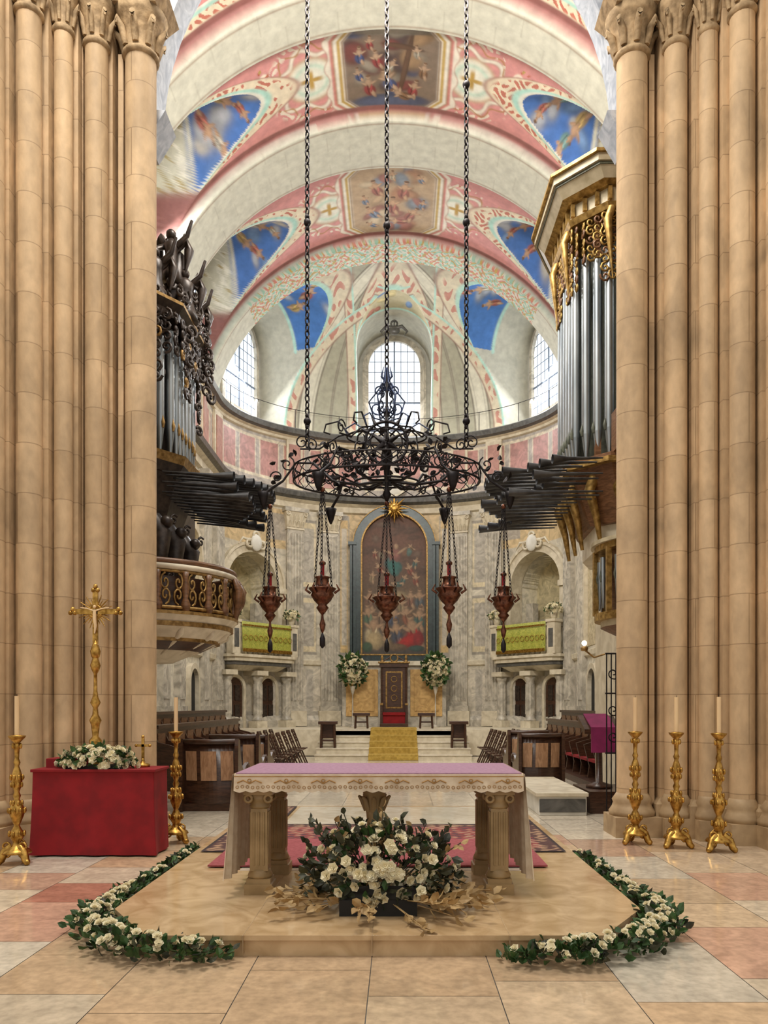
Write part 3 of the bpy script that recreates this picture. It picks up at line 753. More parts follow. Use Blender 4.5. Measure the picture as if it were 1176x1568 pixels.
for sx in (-1,1):
    b.box(sx*.46-.05,sx*.46+.05,y0+.05,y0+.15,1.05,1.75,0); b.box(sx*.46-.06,sx*.46+.06,y0,y0+.7,1.72,1.8,1)
    b.cyl((sx*.45,y0+.68,1.05),(sx*.45,y0+.68,3.2),.055,n=10,m=0)
    b.lathe(sx*.45,y0+.68,[(.06,0),(.09,.06),(.04,.14),(.06,.22),(.01,.34)],10,1,3.3)
b.box(-.44,.44,y0+.05,y0+.7,1.35,1.46,2); b.box(-.44,.44,y0+.1,y0+.2,1.05,1.36,2)
b.box(-.42,.42,y0+.62,y0+.72,1.46,3.15,0); b.box(-.32,.32,y0+.6,y0+.62,1.6,3.0,1); b.box(-.26,.26,y0+.585,y0+.6,1.66,2.94,0)
for z in (2.0,2.35,2.7): b.torus((0,y0+.58,z),.11,.02,'y',12,5,1)
b.box(-.55,.55,y0+.55,y0+.78,3.15,3.3,0); b.box(-.6,.6,y0+.5,y0+.8,3.3,3.36,1)
b.torus((0,y0+.65,3.5),.14,.035,'y',14,5,1); b.tube([(-.45,y0+.65,3.36),(-.2,y0+.65,3.5),(0,y0+.65,3.66),(.2,y0+.65,3.5),(.45,y0+.65,3.36)],.03,6,0)
b.obj('bishop_throne',[M_wood,M_goldd,M_red],.008)
for k,x in enumerate((-1.56,1.56)):
    b=MB(); b.lathe(x,29.0,[(.16,0),(.16,.04),(.03,.1),(.018,1.2),(.05,1.3),(.10,1.5),(.12,1.55)],14,2,.9)
    flower_mass(b,x,29.0,3.05,.42,.38,.52,150,170,.095,0,1,40+k,-.95,.24)
    b.obj('white_flower_bouquet',[M_rose,M_leaf,M_grey])
# ---------------------------------------------------------------- sanctuary steps
b=MB()
for i in range(5):
    y=24.0+.5*i; w=2.45
    b.box(-w,w,y,26.2,.18*i,.18*(i+1)-.04,0); b.box(-w-.02,w+.02,y-.03,26.2,.18*(i+1)-.04,.18*(i+1),1)
b.prism([(-6.15,26.0),(6.15,26.0)]+[(A*.985*math.cos(rad(t)),YC+B*.985*math.sin(rad(t))) for t in range(0,181,6)],.02,.9,0)
b.obj('sanctuary_steps',[M_cream,M_platw])
b=MB()
pr=[(23.9,.006)]
for i in range(5):
    y=24.0+.5*i-.035; pr+=[(y,.18*i+.008),(y,.18*(i+1)+.008)]
pr+=[(28.2,.912)]
vs=[(-.78,y,z) for y,z in pr]+[(.78,y,z) for y,z in pr]; n=len(pr)
b.add(vs,[(i,i+1,n+i+1,n+i) for i in range(n-1)],0)
b.box(-.8,.8,26.6,28.2,.905,.928,0)
b.obj('carpet_runner',[M_run])
for x in (-2.1,2.1,-1.15,1.15):
    b=MB()
    yy=24.75 if abs(x)>1.5 else 27.3; zz=.36 if abs(x)>1.5 else .9
    h=.75 if abs(x)>1.5 else .45
    for sx in (-.22,.22):
        for sy in (-.14,.14): b.cyl((x+sx,yy+sy,zz),(x+sx*.9,yy+sy,zz+h),.035,n=8,m=0)
    b.box(x-.3,x+.3,yy-.2,yy+.2,zz+h,zz+h+.1,0); b.box(x-.2,x+.2,yy-.02,yy+.02,zz+.2,zz+.26,0)
    if h>.5: b.box(x-.22,x+.22,yy+.1,yy+.14,zz+.3,zz+h,0)
    b.obj('wooden_stool',[M_wood],.008)

# ---------------------------------------------------------------- crossing piers
SH=[(3.28,10.28,.20),(3.80,10.10,.145),(4.14,9.88,.115),(4.46,9.62,.15),(4.86,9.34,.22)]
for sg in (-1,1):
    b=MB()
    poly=[(3.36,10.42),(3.62,10.42),(3.62,10.18),(3.98,10.18),(3.98,9.95),(4.26,9.95),(4.26,9.72),(4.62,9.72),(4.62,9.45),(5.1,9.45),(5.1,9.2),(7.2,9.2),(7.2,10.95),(3.36,10.95)]
    b.prism([(sg*x,y) for x,y in poly],0,16.,0)
    pb=[(x-.07 if x<7 else x,y-.07 if y<10.9 else y) for x,y in poly]
    b.prism([(sg*x,y) for x,y in pb],0,.42,1)
    b.prism([(sg*x,y) for x,y in pb],.42,.5,1,[(sg*x,y) for x,y in poly])
    for i,(x,y,r) in enumerate(SH):
        b.cyl((sg*x,y,.45),(sg*x,y,10.35 if i<4 else 13),r,n=30,m=0)
        b.box(sg*x-r*1.5,sg*x+r*1.5,y-r*1.5,y+r*1.5,0,.26,1)
        b.lathe(sg*x,y,[(r*1.48,.26),(r*1.5,.32),(r*1.3,.38),(r*1.22,.43),(r*1.3,.47),(r*1.1,.53),(r,.56)],26,1)
        b.box(sg*(x+r+.06)-.035,sg*(x+r+.06)+.035,y-.02,y+.3,.4,10.4,0)
        if i<4:
            zc=10.3
            b.lathe(sg*x,y,[(r,zc),(r*1.2,zc+.03),(r*1.2,zc+.07),(r*1.02,zc+.1),(r*1.1,zc+.3),(r*1.5,zc+.5),(r*1.75,zc+.58)],18,2)
            for q in range(8):
                a=2*pi*q/8; c,s=math.cos(a),math.sin(a)
                b.tube([(sg*x+c*r*1.05,y+s*r*1.05,zc+.12),(sg*x+c*r*1.35,y+s*r*1.35,zc+.32),(sg*x+c*r*1.75,y+s*r*1.75,zc+.40),(sg*x+c*r*1.7,y+s*r*1.7,zc+.33)],[r*.22,r*.25,r*.2,r*.08],6,2)
            b.prism([(sg*x-r*1.4,y-r*1.4),(sg*x+r*1.4,y-r*1.4),(sg*x+r*1.4,y+r*1.4),(sg*x-r*1.4,y+r*1.4)],zc+.58,zc+.8,2,
                    [(sg*x-r*2,y-r*2),(sg*x+r*2,y-r*2),(sg*x+r*2,y+r*2),(sg*x-r*2,y+r*2)])
    b.obj('clustered_pier',[M_pier,M_pierb,M_capst])
b=MB()
inn=[(3.18*math.cos(pi-pi*i/32),9.75+3.6*math.sin(pi-pi*i/32)) for i in range(33)]
out=[(3.9*math.cos(pi-pi*i/32),9.75+4.3*math.sin(pi-pi*i/32)) for i in range(33)]
b.strip(inn,out,10.5,10.95,0)
for sg in (-1,1): b.prism([(sg*3.36,10.44),(sg*3.24,10.44),(sg*3.24,10.94),(sg*3.36,10.94)],9.4,9.8,0,[(sg*3.36,10.44),(sg*3.0,10.44),(sg*3.0,10.94),(sg*3.36,10.94)])
b.obj('chancel_arch',[M_blue])

def spiral(cx,cz,r,turns=1.3,st=0.,d=1,n=18,rmin=.15):
    return [(cx+r*(1-(1-rmin)*i/n)*math.cos(st+d*2*pi*turns*i/n),cz+r*(1-(1-rmin)*i/n)*math.sin(st+d*2*pi*turns*i/n)) for i in range(n+1)]

# ---------------------------------------------------------------- organs
def offset_poly(p,d,c):
    out=[]
    for x,y in p:
        v=Vector((x-c[0],y-c[1])); 
        out.append((x+v.x/v.length*d,y+v.y/v.length*d))
    return out
def lerp_path(pts,n):
    L=[0]
    for i in range(1,len(pts)): L.append(L[-1]+math.dist(pts[i],pts[i-1]))
    out=[]
    for k in range(n):
        s=L[-1]*k/(n-1)
        for i in range(1,len(pts)):
            if s<=L[i]+1e-9:
                f=(s-L[i-1])/(L[i]-L[i-1]); out.append((pts[i-1][0]+(pts[i][0]-pts[i-1][0])*f,pts[i-1][1]+(pts[i][1]-pts[i-1][1])*f)); break
    return out
def pipe(b,x,y,z0,z1,r,m,mm,d=(-1,-.4)):
    b.cyl((x,y,z0),(x,y,z0+.45),r*.25,r,12,m); b.cyl((x,y,z0+.45),(x,y,z1),r,r,12,m)
    dl=math.hypot(*d); dx,dy=d[0]/dl,d[1]/dl
    b.tube([(x+dx*r*.9,y+dy*r*.9,z0+.42),(x+dx*r*1.08,y+dy*r*1.08,z0+.5),(x+dx*r*.95,y+dy*r*.95,z0+.62)],[r*.3,r*.45,r*.05],6,mm)
M_crd=mat('organ_painted_cream',(.56,.49,.34),.5,c2=(.38,.32,.20),scale=5)
M_grn=mat('organ_green_marbling',(.12,.13,.09),.45,c2=(.06,.065,.045),scale=5,dist=2)
b=MB()
pth=[(4.6,12.25),(3.6,12.3),(3.12,12.8),(3.12,14.0),(3.5,14.9)]
core=[(5.9,12.5),(3.8,12.55),(3.38,12.95),(3.38,13.9),(3.7,15.0),(5.9,15.0)]
ctr=(4.8,13.6)
b.prism(core,5.6,9.6,4)
ent=[(5.9,12.2),(3.5,12.2),(3.0,12.7),(3.0,14.1),(3.45,15.1),(5.9,15.1)]
O=.36
b.prism(ent,9.25+O,9.34+O,1,offset_poly(ent,.05,ctr)); b.prism(offset_poly(ent,-.03,ctr),9.34+O,9.60+O,0)
b.prism(offset_poly(ent,.04,ctr),9.60+O,9.65+O,1,offset_poly(ent,.16,ctr)); b.prism(offset_poly(ent,.16,ctr),9.65+O,9.80+O,0,offset_poly(ent,.28,ctr))
b.prism(offset_poly(ent,.30,ctr),9.80+O,9.84+O,4); b.prism(offset_poly(ent,.34,ctr),9.84+O,9.95+O,0); b.prism(offset_poly(ent,.40,ctr),9.95+O,10.0+O,1)
b.prism(offset_poly(ent,-.03,ctr),10.0+O,10.16+O,0); b.prism(offset_poly(ent,.02,ctr),10.16+O,10.20+O,1)
for x,y in lerp_path([(4.2,12.2),(3.5,12.2),(3.0,12.7),(3.0,14.)],13): b.box(x-.04,x+.02,y-.04,y+.02,9.38+O,9.58+O,1)
lp=lerp_path(pth,30)
rg=random.Random(14)
for i,(x,y) in enumerate(lp):
    dep=8 if abs((i%7)-3)>=2 else 5
    for j in range(dep):
        z=9.55-j*.14
        sp=spiral(0,0,.085,1.2,rg.uniform(0,6),rg.choice((-1,1)),10)
        dx_,dy_=(0.,1.) if 10<i<24 else (1.,0.)
        b.tube([(x-.09+p[0]*dx_,y-.07+p[0]*dy_,z+p[1]) for p in sp],.020,4,1 if (i+j)%3 else 5)
    if i%7==0: b.tube([(x-.12,y-.1,9.6),(x-.20,y-.15,9.4),(x-.15,y-.1,9.0),(x-.1,y-.08,8.5)],[.07,.07,.04,.01],6,1)
pp=lerp_path(pth,19)
for i,(x,y) in enumerate(pp):
    h=abs((i%6)-3)/3.; pipe(b,x,y,5.72,9.25-.3*h,.08,3,4)
for i in (0,6,12,18):
    x,y=pp[i]; b.box(x-.045,x+.045,y-.045,y+.045,5.7,9.6,5)
low=[(5.9,12.0),(3.45,12.05),(2.92,12.6),(2.92,14.1),(3.4,15.1),(5.9,15.1)]
b.prism(low,5.56,5.64,1); b.prism(offset_poly(low,-.08,ctr),5.64,5.72,5)
b.prism(offset_poly(low,-.5,ctr),4.7,5.56,5,offset_poly(low,-.12,ctr)); b.prism(offset_poly(low,-.6,ctr),4.3,4.7,8)
for x,y in lerp_path([(4.3,12.3),(3.6,12.35),(3.2,12.8),(3.2,14.0)],6): b.tube([(x-.05,y-.05,5.45),(x-.14,y-.1,5.2),(x-.0,y-.0,4.8),(x+.08,y+.05,4.35)],[.10,.09,.06,.03],7,1)
b.box(3.55,4.2,11.95,12.25,5.72,6.35,5); b.box(3.62,4.13,11.93,11.95,5.8,6.27,6)
for tier,(z,n,Ls) in enumerate(((5.58,13,(.8,1.45)),(5.06,12,(.9,1.6)),(5.34,10,(.6,1.15)))):
    for i in range(n):
        y=12.0+i*2.7/n; f=i/(n-1); L=Ls[0]+(Ls[1]-Ls[0])*abs(math.sin(f*3+tier)); x0=3.35 if i<3 else 3.1
        b.tube([(x0,y,z),(x0-L*.7,y-.05,z-.03),(x0-L,y-.07,z-.04)],[.012,.033,.075],10,7,False)
cv=[(4.6+1.2*math.cos(rad(a)),12.6+1.1*math.sin(rad(a))) for a in range(100,271,10)]
cv=[(4.9,13.8)]+cv+[(4.9,11.4)]
def cvo(d): return offset_poly(cv,d,(4.9,12.6))
b.prism(cvo(-.2),3.25,4.3,5); b.prism(cv,4.22,4.32,1); b.prism(cvo(.06),4.32,4.38,0); b.prism(cv,3.1,3.22,1)
b.prism(cvo(-.7),2.7,3.0,5,cvo(-.1)); b.prism(cvo(-.1),3.0,3.1,0)
for x,y in lerp_path(cvo(-.08)[2:-2],15): pipe(b,x,y,3.3,4.05+.1*rg.random(),.05,3,4)
for x,y in lerp_path(cvo(-.02)[2:-2],6): b.box(x-.04,x+.04,y-.04,y+.04,3.2,4.25,1)
b.box(4.0,5.9,12.2,15,.0,4.3,8)
b.obj('right_pipe_organ',[M_crd,M_goldm,M_cream,M_tin,M_grn,M_woodm,M_woodl,M_lead,M_cream],.0)

b=MB()
b.box(-5.9,-3.75,12.3,14.8,4.0,8.0,0)
lp2=[(-4.6,12.1),(-3.75,12.1),(-3.5,12.5),(-3.5,13.6),(-3.75,14.5)]
for i,(x,y) in enumerate(lerp_path(lp2,17)):
    h=abs((i%4)-2)/2.; pipe(b,x,y,5.72,7.75-.3*h,.075,3,4,(1,-.6))
ent=[(-5.9,11.95),(-3.65,11.95),(-3.3,12.4),(-3.3,13.7),(-3.6,14.7),(-5.9,14.7)]
ctr=(-4.9,13.3)
for z0,z1,d0,d1,m in ((5.58,5.72,.0,.05,1),(5.45,5.58,-.1,0,0),(4.6,5.45,-.45,-.15,0),(7.95,8.05,-.12,-.1,0),(8.05,8.15,-.1,.0,0),(8.15,8.2,.0,.0,1)):
    b.prism(offset_poly(ent,d0,ctr),z0,z1,m,offset_poly(ent,d1,ctr))
for i,(x,y) in enumerate(lerp_path([(x+.16*(1 if k>0 else 0),y-.08) for k,(x,y) in enumerate(lp2)],19)):
    for j in range(7):
        z=7.9-j*.17
        if j>3 and (i%5) in (1,2,3): continue
        sp=spiral(0,0,.10,1.2,i*1.3+j,1 if j%2 else -1,10)
        dx_,dy_=(0.,1.) if i>6 else (1.,0.)
        b.tube([(x+p[0]*dx_,y+p[0]*dy_,z+p[1]) for p in sp],.024,5,1 if (i*j)%7==3 else 0)
for k,(x,y,z,s) in enumerate(((-3.75,12.35,8.2,1.),(-3.45,13.0,8.2,1.15),(-4.15,12.2,8.45,1.1),(-3.55,13.9,8.2,1.2),(-3.62,12.8,8.75,.8))):
    b.lathe(x,y,[(.20,0),(.17,.15),(.12,.35),(.13,.5),(.15,.62),(.06,.72)],10,0,z,s,s)
    b.sph((x,y,z+.80),.085,10,0); b.tube([(x+.1,y,z+.62),(x+.28,y-.05,z+.75),(x+.36,y-.05,z+1.)],[.05,.04,.025],6,0)
    b.tube([(x-.1,y,z+.6),(x-.26,y-.1,z+.5),(x-.2,y-.2,z+.4)],[.05,.04,.025],6,0)
    for sx in (-1,1):
        b.tube([(x+sx*.05,y+.08,z+.55),(x+sx*.2,y+.14,z+.8),(x+sx*.26,y+.14,z+.6),(x+sx*.2,y+.14,z+.25)],[.04,.10,.09,.02],6,0)
rg=random.Random(9)
for i in range(150):
    y=12.0+rg.random()*2.3; x=(-3.28 if y>12.5 else -3.6)-rg.random()*.45; z=6.6+(rg.random()**.6)*2.1
    if z<7.4 and rg.random()<.6: continue
    pts=spiral(0,0,rg.uniform(.07,.16),1.2,rg.uniform(0,6),rg.choice((-1,1)),10)
    b.tube([(x+p[0]*.5,y+p[0]*.8,z+p[1]) for p in pts],[.032]*6+[.022]*5,5,0)
b.tube([(-3.9,13,8.3),(-3.6,13,8.8),(-3.55,13,9.3),(-3.75,13,9.6)],[.2,.16,.1,.03],8,0)
for tier,(z,n,Ls) in enumerate(((5.40,13,(.95,1.6)),(5.08,11,(.9,1.4)),(5.24,10,(.9,1.3)))):
    for i in range(n):
        y=12.1+i*2.3/n; f=i/(n-1); L=Ls[0]+(Ls[1]-Ls[0])*abs(math.sin(f*2.6+.3+tier)); x0=-3.55
        b.tube([(x0,y,z),(x0+L*.7,y-.05,z-.08),(x0+L,y-.07,z-.1)],[.012,.033,.075],10,6,False)
for y in (12.2,13.0,13.9):
    b.tube([(-3.75,y,4.7),(-3.6,y,4.45),(-3.62,y,4.1),(-3.85,y,3.7),(-3.8,y,3.3),(-3.9,y,3.0)],[.14,.18,.13,.10,.12,.08],8,0); b.sph((-3.5,y-.05,4.62),.10,10,0)
    for q in range(8): 
        sp=spiral(0,0,.10,1.2,q,1 if q%2 else -1,9); zz=3.4+q*.19
        b.tube([(-3.55+.1*math.sin(q)+p[0]*.5,y+.3*(q%2)+p[0]*.7,zz+p[1]) for p in sp],.022,4,1 if q%3==0 else 0)
b.box(-5.9,-3.95,12.3,14.8,3.0,4.1,0)
b.obj('left_pipe_organ',[M_carv,M_goldd,M_wood,M_tin,M_goldd,M_woodm,M_lead],0)

b=MB()
cx,cy,rx,ry=-4.3,12.75,1.72,1.45
def bal(d): 
    return [(-5.9,cy+ry+d)]+[(cx+(rx+d)*math.cos(rad(a)),cy+(ry+d)*math.sin(rad(a))) for a in range(90,-91,-6)]+[(-5.9,cy-ry-d)]
for z0,z1,d0,d1,m in ((2.42,2.6,-1.0,-.6,2),(2.6,2.72,-.55,-.32,4),(2.72,2.77,-.24,-.24,1),(2.77,2.93,-.24,-.06,2),(2.93,3.0,-.02,-.02,1),(3.0,3.1,-.04,.05,2),(3.1,3.15,.06,.06,1),(3.15,3.7,-.16,-.16,4)):
    b.prism(bal(d0),z0,z1,m,bal(d1))
def bp(a,z,d=0.): return (cx+(rx+d)*math.cos(rad(a)),cy+(ry+d)*math.sin(rad(a)),z)
for z,r,m in ((3.82,.05,2),(3.90,.045,3),(3.75,.025,1),(3.20,.03,1)):
    b.tube([bp(a,z) for a in range(90,-91,-5)],r,8,m)
for a in range(90,-91,-15):
    p=bp(a,0,.0); b.lathe(p[0],p[1],[(.06,3.15),(.08,3.25),(.04,3.35),(.065,3.5),(.04,3.65),(.06,3.75)],8,3)
    if a>-90:
        for q in range(2):
            a1=a-4-q*7
            for sgn in (-1,1):
                sp=spiral(0,0,.14,1.3,pi/2*sgn,1 if q else -1,12)
                b.tube([bp(a1+p_[0]*20,3.48+p_[1]+sgn*.1) for p_ in sp],.018,5,1)
p=bp(0,3.5,.1)
b.sph(p,.14,10,3,(.8,.8,1.6))
for s in (-1,1): b.tube([bp(3*s,3.78,.05),bp(5*s,3.6,.14),bp(3*s,3.35,.10),bp(1*s,3.15,.04)],[.05,.07,.05,.03],7,3)
for a in (15,0,-20,-45,40,-70): b.tube([bp(a,2.95,-.1),bp(a,2.85,-.14),bp(a,2.72,-.4),bp(a,2.55,-.75)],[.03,.055,.05,.03],8,2)
b.box(-5.9,-4.3,11.9,13.7,.0,2.45,2)
b.obj('organ_gallery_balcony',[M_woodm,M_goldd,M_cream,M_woodm,M_wood])

# ---------------------------------------------------------------- chandelier
b=MB()
CX,CY=-.02,12.0; FL=.6
def link_chain(b,p0,p1,m=0,ln=.085,r=.012,w=.030):
    p0=Vector(p0);p1=Vector(p1);d=p1-p0;L=d.length;n=max(2,int(L/ln));d.normalize()
    a=d.orthogonal().normalized();c=d.cross(a)
    for i in range(n):
        ctr_=p0+d*(L*(i+.5)/n); s=a if i%2 else c; h=L/n*.62
        pts=[ctr_+d*h*math.cos(t)+s*w*math.sin(t) for t in [2*pi*k/8 for k in range(9)]]
        b.tube(pts,r,4,m,False)
for dx in (-1.24,0,1.24):
    link_chain(b,(CX+dx,CY,5.75 if dx else 6.95),(CX+dx,CY,16.5 if dx else 16.9),0,.10,.015,.036)
    for z in ((9.25,6.15) if dx else (9.2,)):
        b.sph((CX+dx,CY,z),.06,10,0); b.sph((CX+dx,CY,z+.09),.035,8,0); b.sph((CX+dx,CY,z-.09),.035,8,0)
    if dx>0: b.sph((CX+dx,CY,11.4),.06,10,0)
def arm(ang,R,main=True):
    ca,sa=math.cos(ang),math.sin(ang)
    def W(p): return (CX+p[0]*ca,CY+p[0]*sa*FL,p[1])
    def T(pts,r): b.tube([W(p) for p in pts],r,5,0)
    if main:
        T([(0.1,5.22),(.45,5.16),(.85,5.22),(1.15,5.5),(1.42,5.5),(1.62,5.22),(R,5.02)],[.028,.026,.024,.022,.020,.020,.026])
        T([(0.1,5.9),(.4,6.0),(.75,5.92),(1.05,5.72),(1.35,5.72)],.015)
        T([(.55,5.9),(.75,6.15),(.95,6.1),(.98,5.98),(.88,5.95)],.015)
        for sx,sz,r,st,d in ((.45,5.55,.17,0,1),(.82,5.55,.15,2,-1),(1.18,5.27,.13,1,1),(1.32,5.82,.12,3,-1),(1.55,5.48,.12,2,1),(1.72,5.28,.10,0,1)):
            T(spiral(sx,sz,r,1.4,st,d),.012)
        b.lathe(*W((R,0))[:2],[(.015,4.78),(.05,4.86),(.08,4.97),(.10,5.04),(.02,5.06)],10,0)
    else:
        T([(0.1,5.2),(.5,5.12),(.9,5.25),(1.2,5.5),(1.45,5.42)],.016)
        for sx,sz,r,st,d in ((.7,5.5,.14,0,1),(1.05,5.35,.12,2,-1),(1.3,5.65,.10,1,1)):
            T(spiral(sx,sz,r,1.4,st,d),.012)
    rg=random.Random(int(ang*100))
    for i in range(20 if main else 12):
        x=rg.uniform(.3,R); z=5.35+rg.uniform(-.22,.38)
        lf=Vector(W((x,z))); leaf(b,lf,Vector((rg.uniform(-1,1),rg.uniform(-.3,.3),rg.uniform(-1,1))),.12,0,rg)
for i in range(6): arm(i*pi/3,1.92)
for i in range(6): arm(i*pi/3+pi/6,1.45,False)
for R,z,r in ((1.45,5.2,.018),(1.45,5.42,.013),(.62,5.9,.016),(.5,5.2,.018)):
    b.torus((CX,CY,z),R,r,'z',44,5,0,1,FL)
for i in range(30):
    a=2*pi*i/30
    for s in (-1,1): b.tube([(CX+1.45*math.cos(a),CY+1.45*FL*math.sin(a),5.2),(CX+1.47*math.cos(a+s*.12),CY+1.47*FL*math.sin(a+s*.12),5.31),(CX+1.45*math.cos(a+s*.22),CY+1.45*FL*math.sin(a+s*.22),5.42)],.008,4,0)
b.torus((CX,CY-.45,5.66),.32,.022,'y',28,6,0); b.torus((CX,CY-.45,5.66),.24,.012,'y',28,6,0)
for i in range(6):
    a=pi/2+i*pi/3; b.tube([(CX,CY-.45,5.66),(CX+.25*math.cos(a),CY-.45,5.66+.25*math.sin(a))],[.07,.008],5,0)
for i in range(12):
    a=2*pi*i/12; 
    if math.sin(a)>-.2: b.tube([(CX+.32*math.cos(a),CY-.45,5.66+.32*math.sin(a)),(CX+.46*math.cos(a),CY-.45,5.66+.46*math.sin(a))],[.035,.004],5,0)
b.tube([(CX,CY-.45,5.66),(CX,CY,5.5)],.015,5,0)
b.lathe(CX,CY,[(.02,4.9),(.07,5.0),(.03,5.1),(.05,5.4),(.1,5.6),(.04,5.8),(.03,6.2),(.06,6.3),(.02,6.4),(.02,6.95)],12,0)
for i in range(6):
    a=i*pi/3; ca,sa=math.cos(a),math.sin(a)
    for pts in (spiral(.15,6.35,.12,1.3,pi,1),spiral(.12,6.62,.09,1.3,pi,-1),[(0.02,6.15),(.2,6.2),(.28,6.45),(.16,6.6),(.05,6.75),(.02,6.98)],[(.05,6.0),(.3,6.0),(.5,6.12),(.66,6.02),(.6,5.92)]):
        b.tube([(CX+p[0]*ca,CY+p[0]*sa,p[1]) for p in pts],.013,5,1)
for s in (-1,1): b.tube([(CX,CY,6.75),(CX+s*.08,CY,6.85),(CX+s*.05,CY,7.0)],[.02,.02,.005],5,1)
def lamp(x,y,z,s=1.,top=5.0):
    for i in range(3):
        a=2*pi*i/3+.5
        link_chain(b,(x+.15*s*math.cos(a),y+.15*s*math.sin(a),z+.02),(x+.015*math.cos(a),y,top-.2),0,.055,.007,.015)
    b.sph((x,y,top-.18),.04,8,2)
    b.lathe(x,y,[(.01,-.62),(.03,-.58),(.045,-.50),(.02,-.42),(.015,-.36),(.05,-.32),(.09,-.26),(.06,-.22),(.12,-.16),(.17,-.08),(.15,-.04),(.19,0),(.20,.02),(.16,.03),(.10,.05),(.09,.16),(.12,.18),(.05,.2)],16,2,z,s,s)
    for i in range(6):
        a=2*pi*i/6; b.tube([(x+.17*s*math.cos(a),y+.17*s*math.sin(a),z-.05),(x+.24*s*math.cos(a),y+.24*s*math.sin(a),z),(x+.2*s*math.cos(a),y+.2*s*math.sin(a),z+.08)],[.02,.02,.008],5,2)
    b.cyl((x,y,z+.18),(x,y,z+.36),.028*s,n=8,m=4); b.lathe(x,y,[(.045,0),(.05,.03),(.02,.06)],8,2,z+.36)
    b.lathe(x,y,[(.01,-.84),(.04,-.80),(.04,-.70),(.01,-.62)],8,0,z)
for a,R in ((0,1.82),(pi,1.82),(4*pi/3,1.82),(5*pi/3,1.82)):
    lamp(CX+R*math.cos(a),CY+R*math.sin(a)*FL,3.38)
lamp(CX,CY,3.38,1.15,5.05)
b.obj('wrought_iron_chandelier',[M_iron,M_ironb,M_bronze,M_wax,M_red])

# ---------------------------------------------------------------- altar platform
PF=.15
pl=[(-2.0,12.0),(-2.0,5.95),(-1.55,5.28),(1.55,5.28),(2.0,5.95),(2.0,12.0)]
b=MB(); b.prism(pl,0,.115,0); 
pl2=[(-2.03,12.02),(-2.03,5.94),(-1.57,5.25),(1.57,5.25),(2.03,5.94),(2.03,12.02)]
b.prism(pl2,.115,PF,0)
for x in (-.9,-.02,.92): b.box(x-.003,x+.003,5.24,7.2,.02,PF+.001,1)
b.box(-2.0,2.0,7.2,7.206,PF,PF+.001,1)
b.box(-1.35,1.35,7.3,11.9,PF,PF+.003,2)
b.obj('altar_platform',[M_plat,M_pierb,M_platw],.006)
M_wool=vmat('woven_wool',.95,40,.8,1.1)
def rug(x0,x1,y0,y1,nu,nv):
    U=np.linspace(x0,x1,nu)[:,None]*np.ones((1,nv)); V=np.linspace(y0,y1,nv)[None,:]*np.ones((nu,1))
    e=np.minimum(np.minimum(x1-U,U-x0),np.minimum(V-y0,y1-V))
    C=np.ones(U.shape+(3,))*np.array((.26,.05,.045))
    pt=np.sin(U*22+np.sin(V*17)*2)*np.sin(V*22+np.sin(U*15)*2)
    C=mix(C,pt>.35,(.38,.22,.15)); C=mix(C,pt<-.45,(.08,.04,.05))
    C=mix(C,(e<.22)*1.,(.09,.04,.035)); C=mix(C,(e<.22)*(pt>.2),(.36,.22,.13)); C=mix(C,(e<.04)*1.,(.04,.025,.025))
    gridmesh('patterned_rug',np.stack([U,V,np.full_like(U,PF+.012)],-1),C,M_wool,False)
rug(-1.95,1.95,8.2,10.1,160,100); rug(-1.95,-1.4,10.12,11.9,40,90); rug(1.4,1.95,10.12,11.9,40,90)
b=MB(); b.box(-1.68,1.60,7.42,8.9,PF+.014,PF+.028,0); b.obj('rose_altar_mat',[M_pinkc])

# ---------------------------------------------------------------- altar table
b=MB()
x0,x1,y0,y1=-1.17,1.17,6.28,7.38; zt=1.16
def leg(x,y):
    b.box(x-.115,x+.115,y-.115,y+.115,PF,PF+.09,0); b.box(x-.10,x+.10,y-.10,y+.10,PF+.09,PF+.13,0)
    b.lathe(x,y,[(.10,0),(.105,.02),(.09,.05),(.085,.07)],20,0,PF+.13)
    b.prism([(x-.075,y-.075),(x+.075,y-.075),(x+.075,y+.075),(x-.075,y+.075)],PF+.19,.86,0,[(x-.068,y-.068),(x+.068,y-.068),(x+.068,y+.068),(x-.068,y+.068)])
    for i in range(3):
        xx=x-.04+i*.04
        for yy in (y-.073,y+.073): b.cyl((xx,yy,PF+.24),(xx,yy,.83),.010,n=5,m=0,caps=False)
        for xq in (x-.073,x+.073): b.cyl((xq,y-.04+i*.04,PF+.24),(xq,y-.04+i*.04,.83),.010,n=5,m=0,caps=False)
    b.lathe(x,y,[(.08,0),(.09,.015),(.08,.03),(.085,.06),(.11,.12)],20,0,.86)
    for sx in (-1,1):
        b.torus((x+sx*.082,y-.10,.948),.030,.014,'y',14,5,0); b.torus((x+sx*.082,y+.10,.948),.030,.014,'y',14,5,0)
    b.box(x-.12,x+.12,y-.12,y+.12,.98,1.03,0)
for lx in (-1.0,1.0):
    leg(lx,6.47); leg(lx*.97,7.24)
b.box(x0+.03,x1-.03,y0+.03,y1-.03,1.03,1.14,0)
b.lathe(-.05,6.75,[(.10,PF),(.12,PF+.08),(.07,PF+.15),(.065,.7),(.075,.8),(.10,.95),(.13,1.03)],16,0)
for i in range(8):
    a=2*pi*i/8; b.tube([(-.05+.07*math.cos(a),6.75+.07*math.sin(a),.80),(-.05+.11*math.cos(a),6.75+.11*math.sin(a),.9),(-.05+.14*math.cos(a),6.75+.14*math.sin(a),.93)],[.025,.025,.01],6,0)
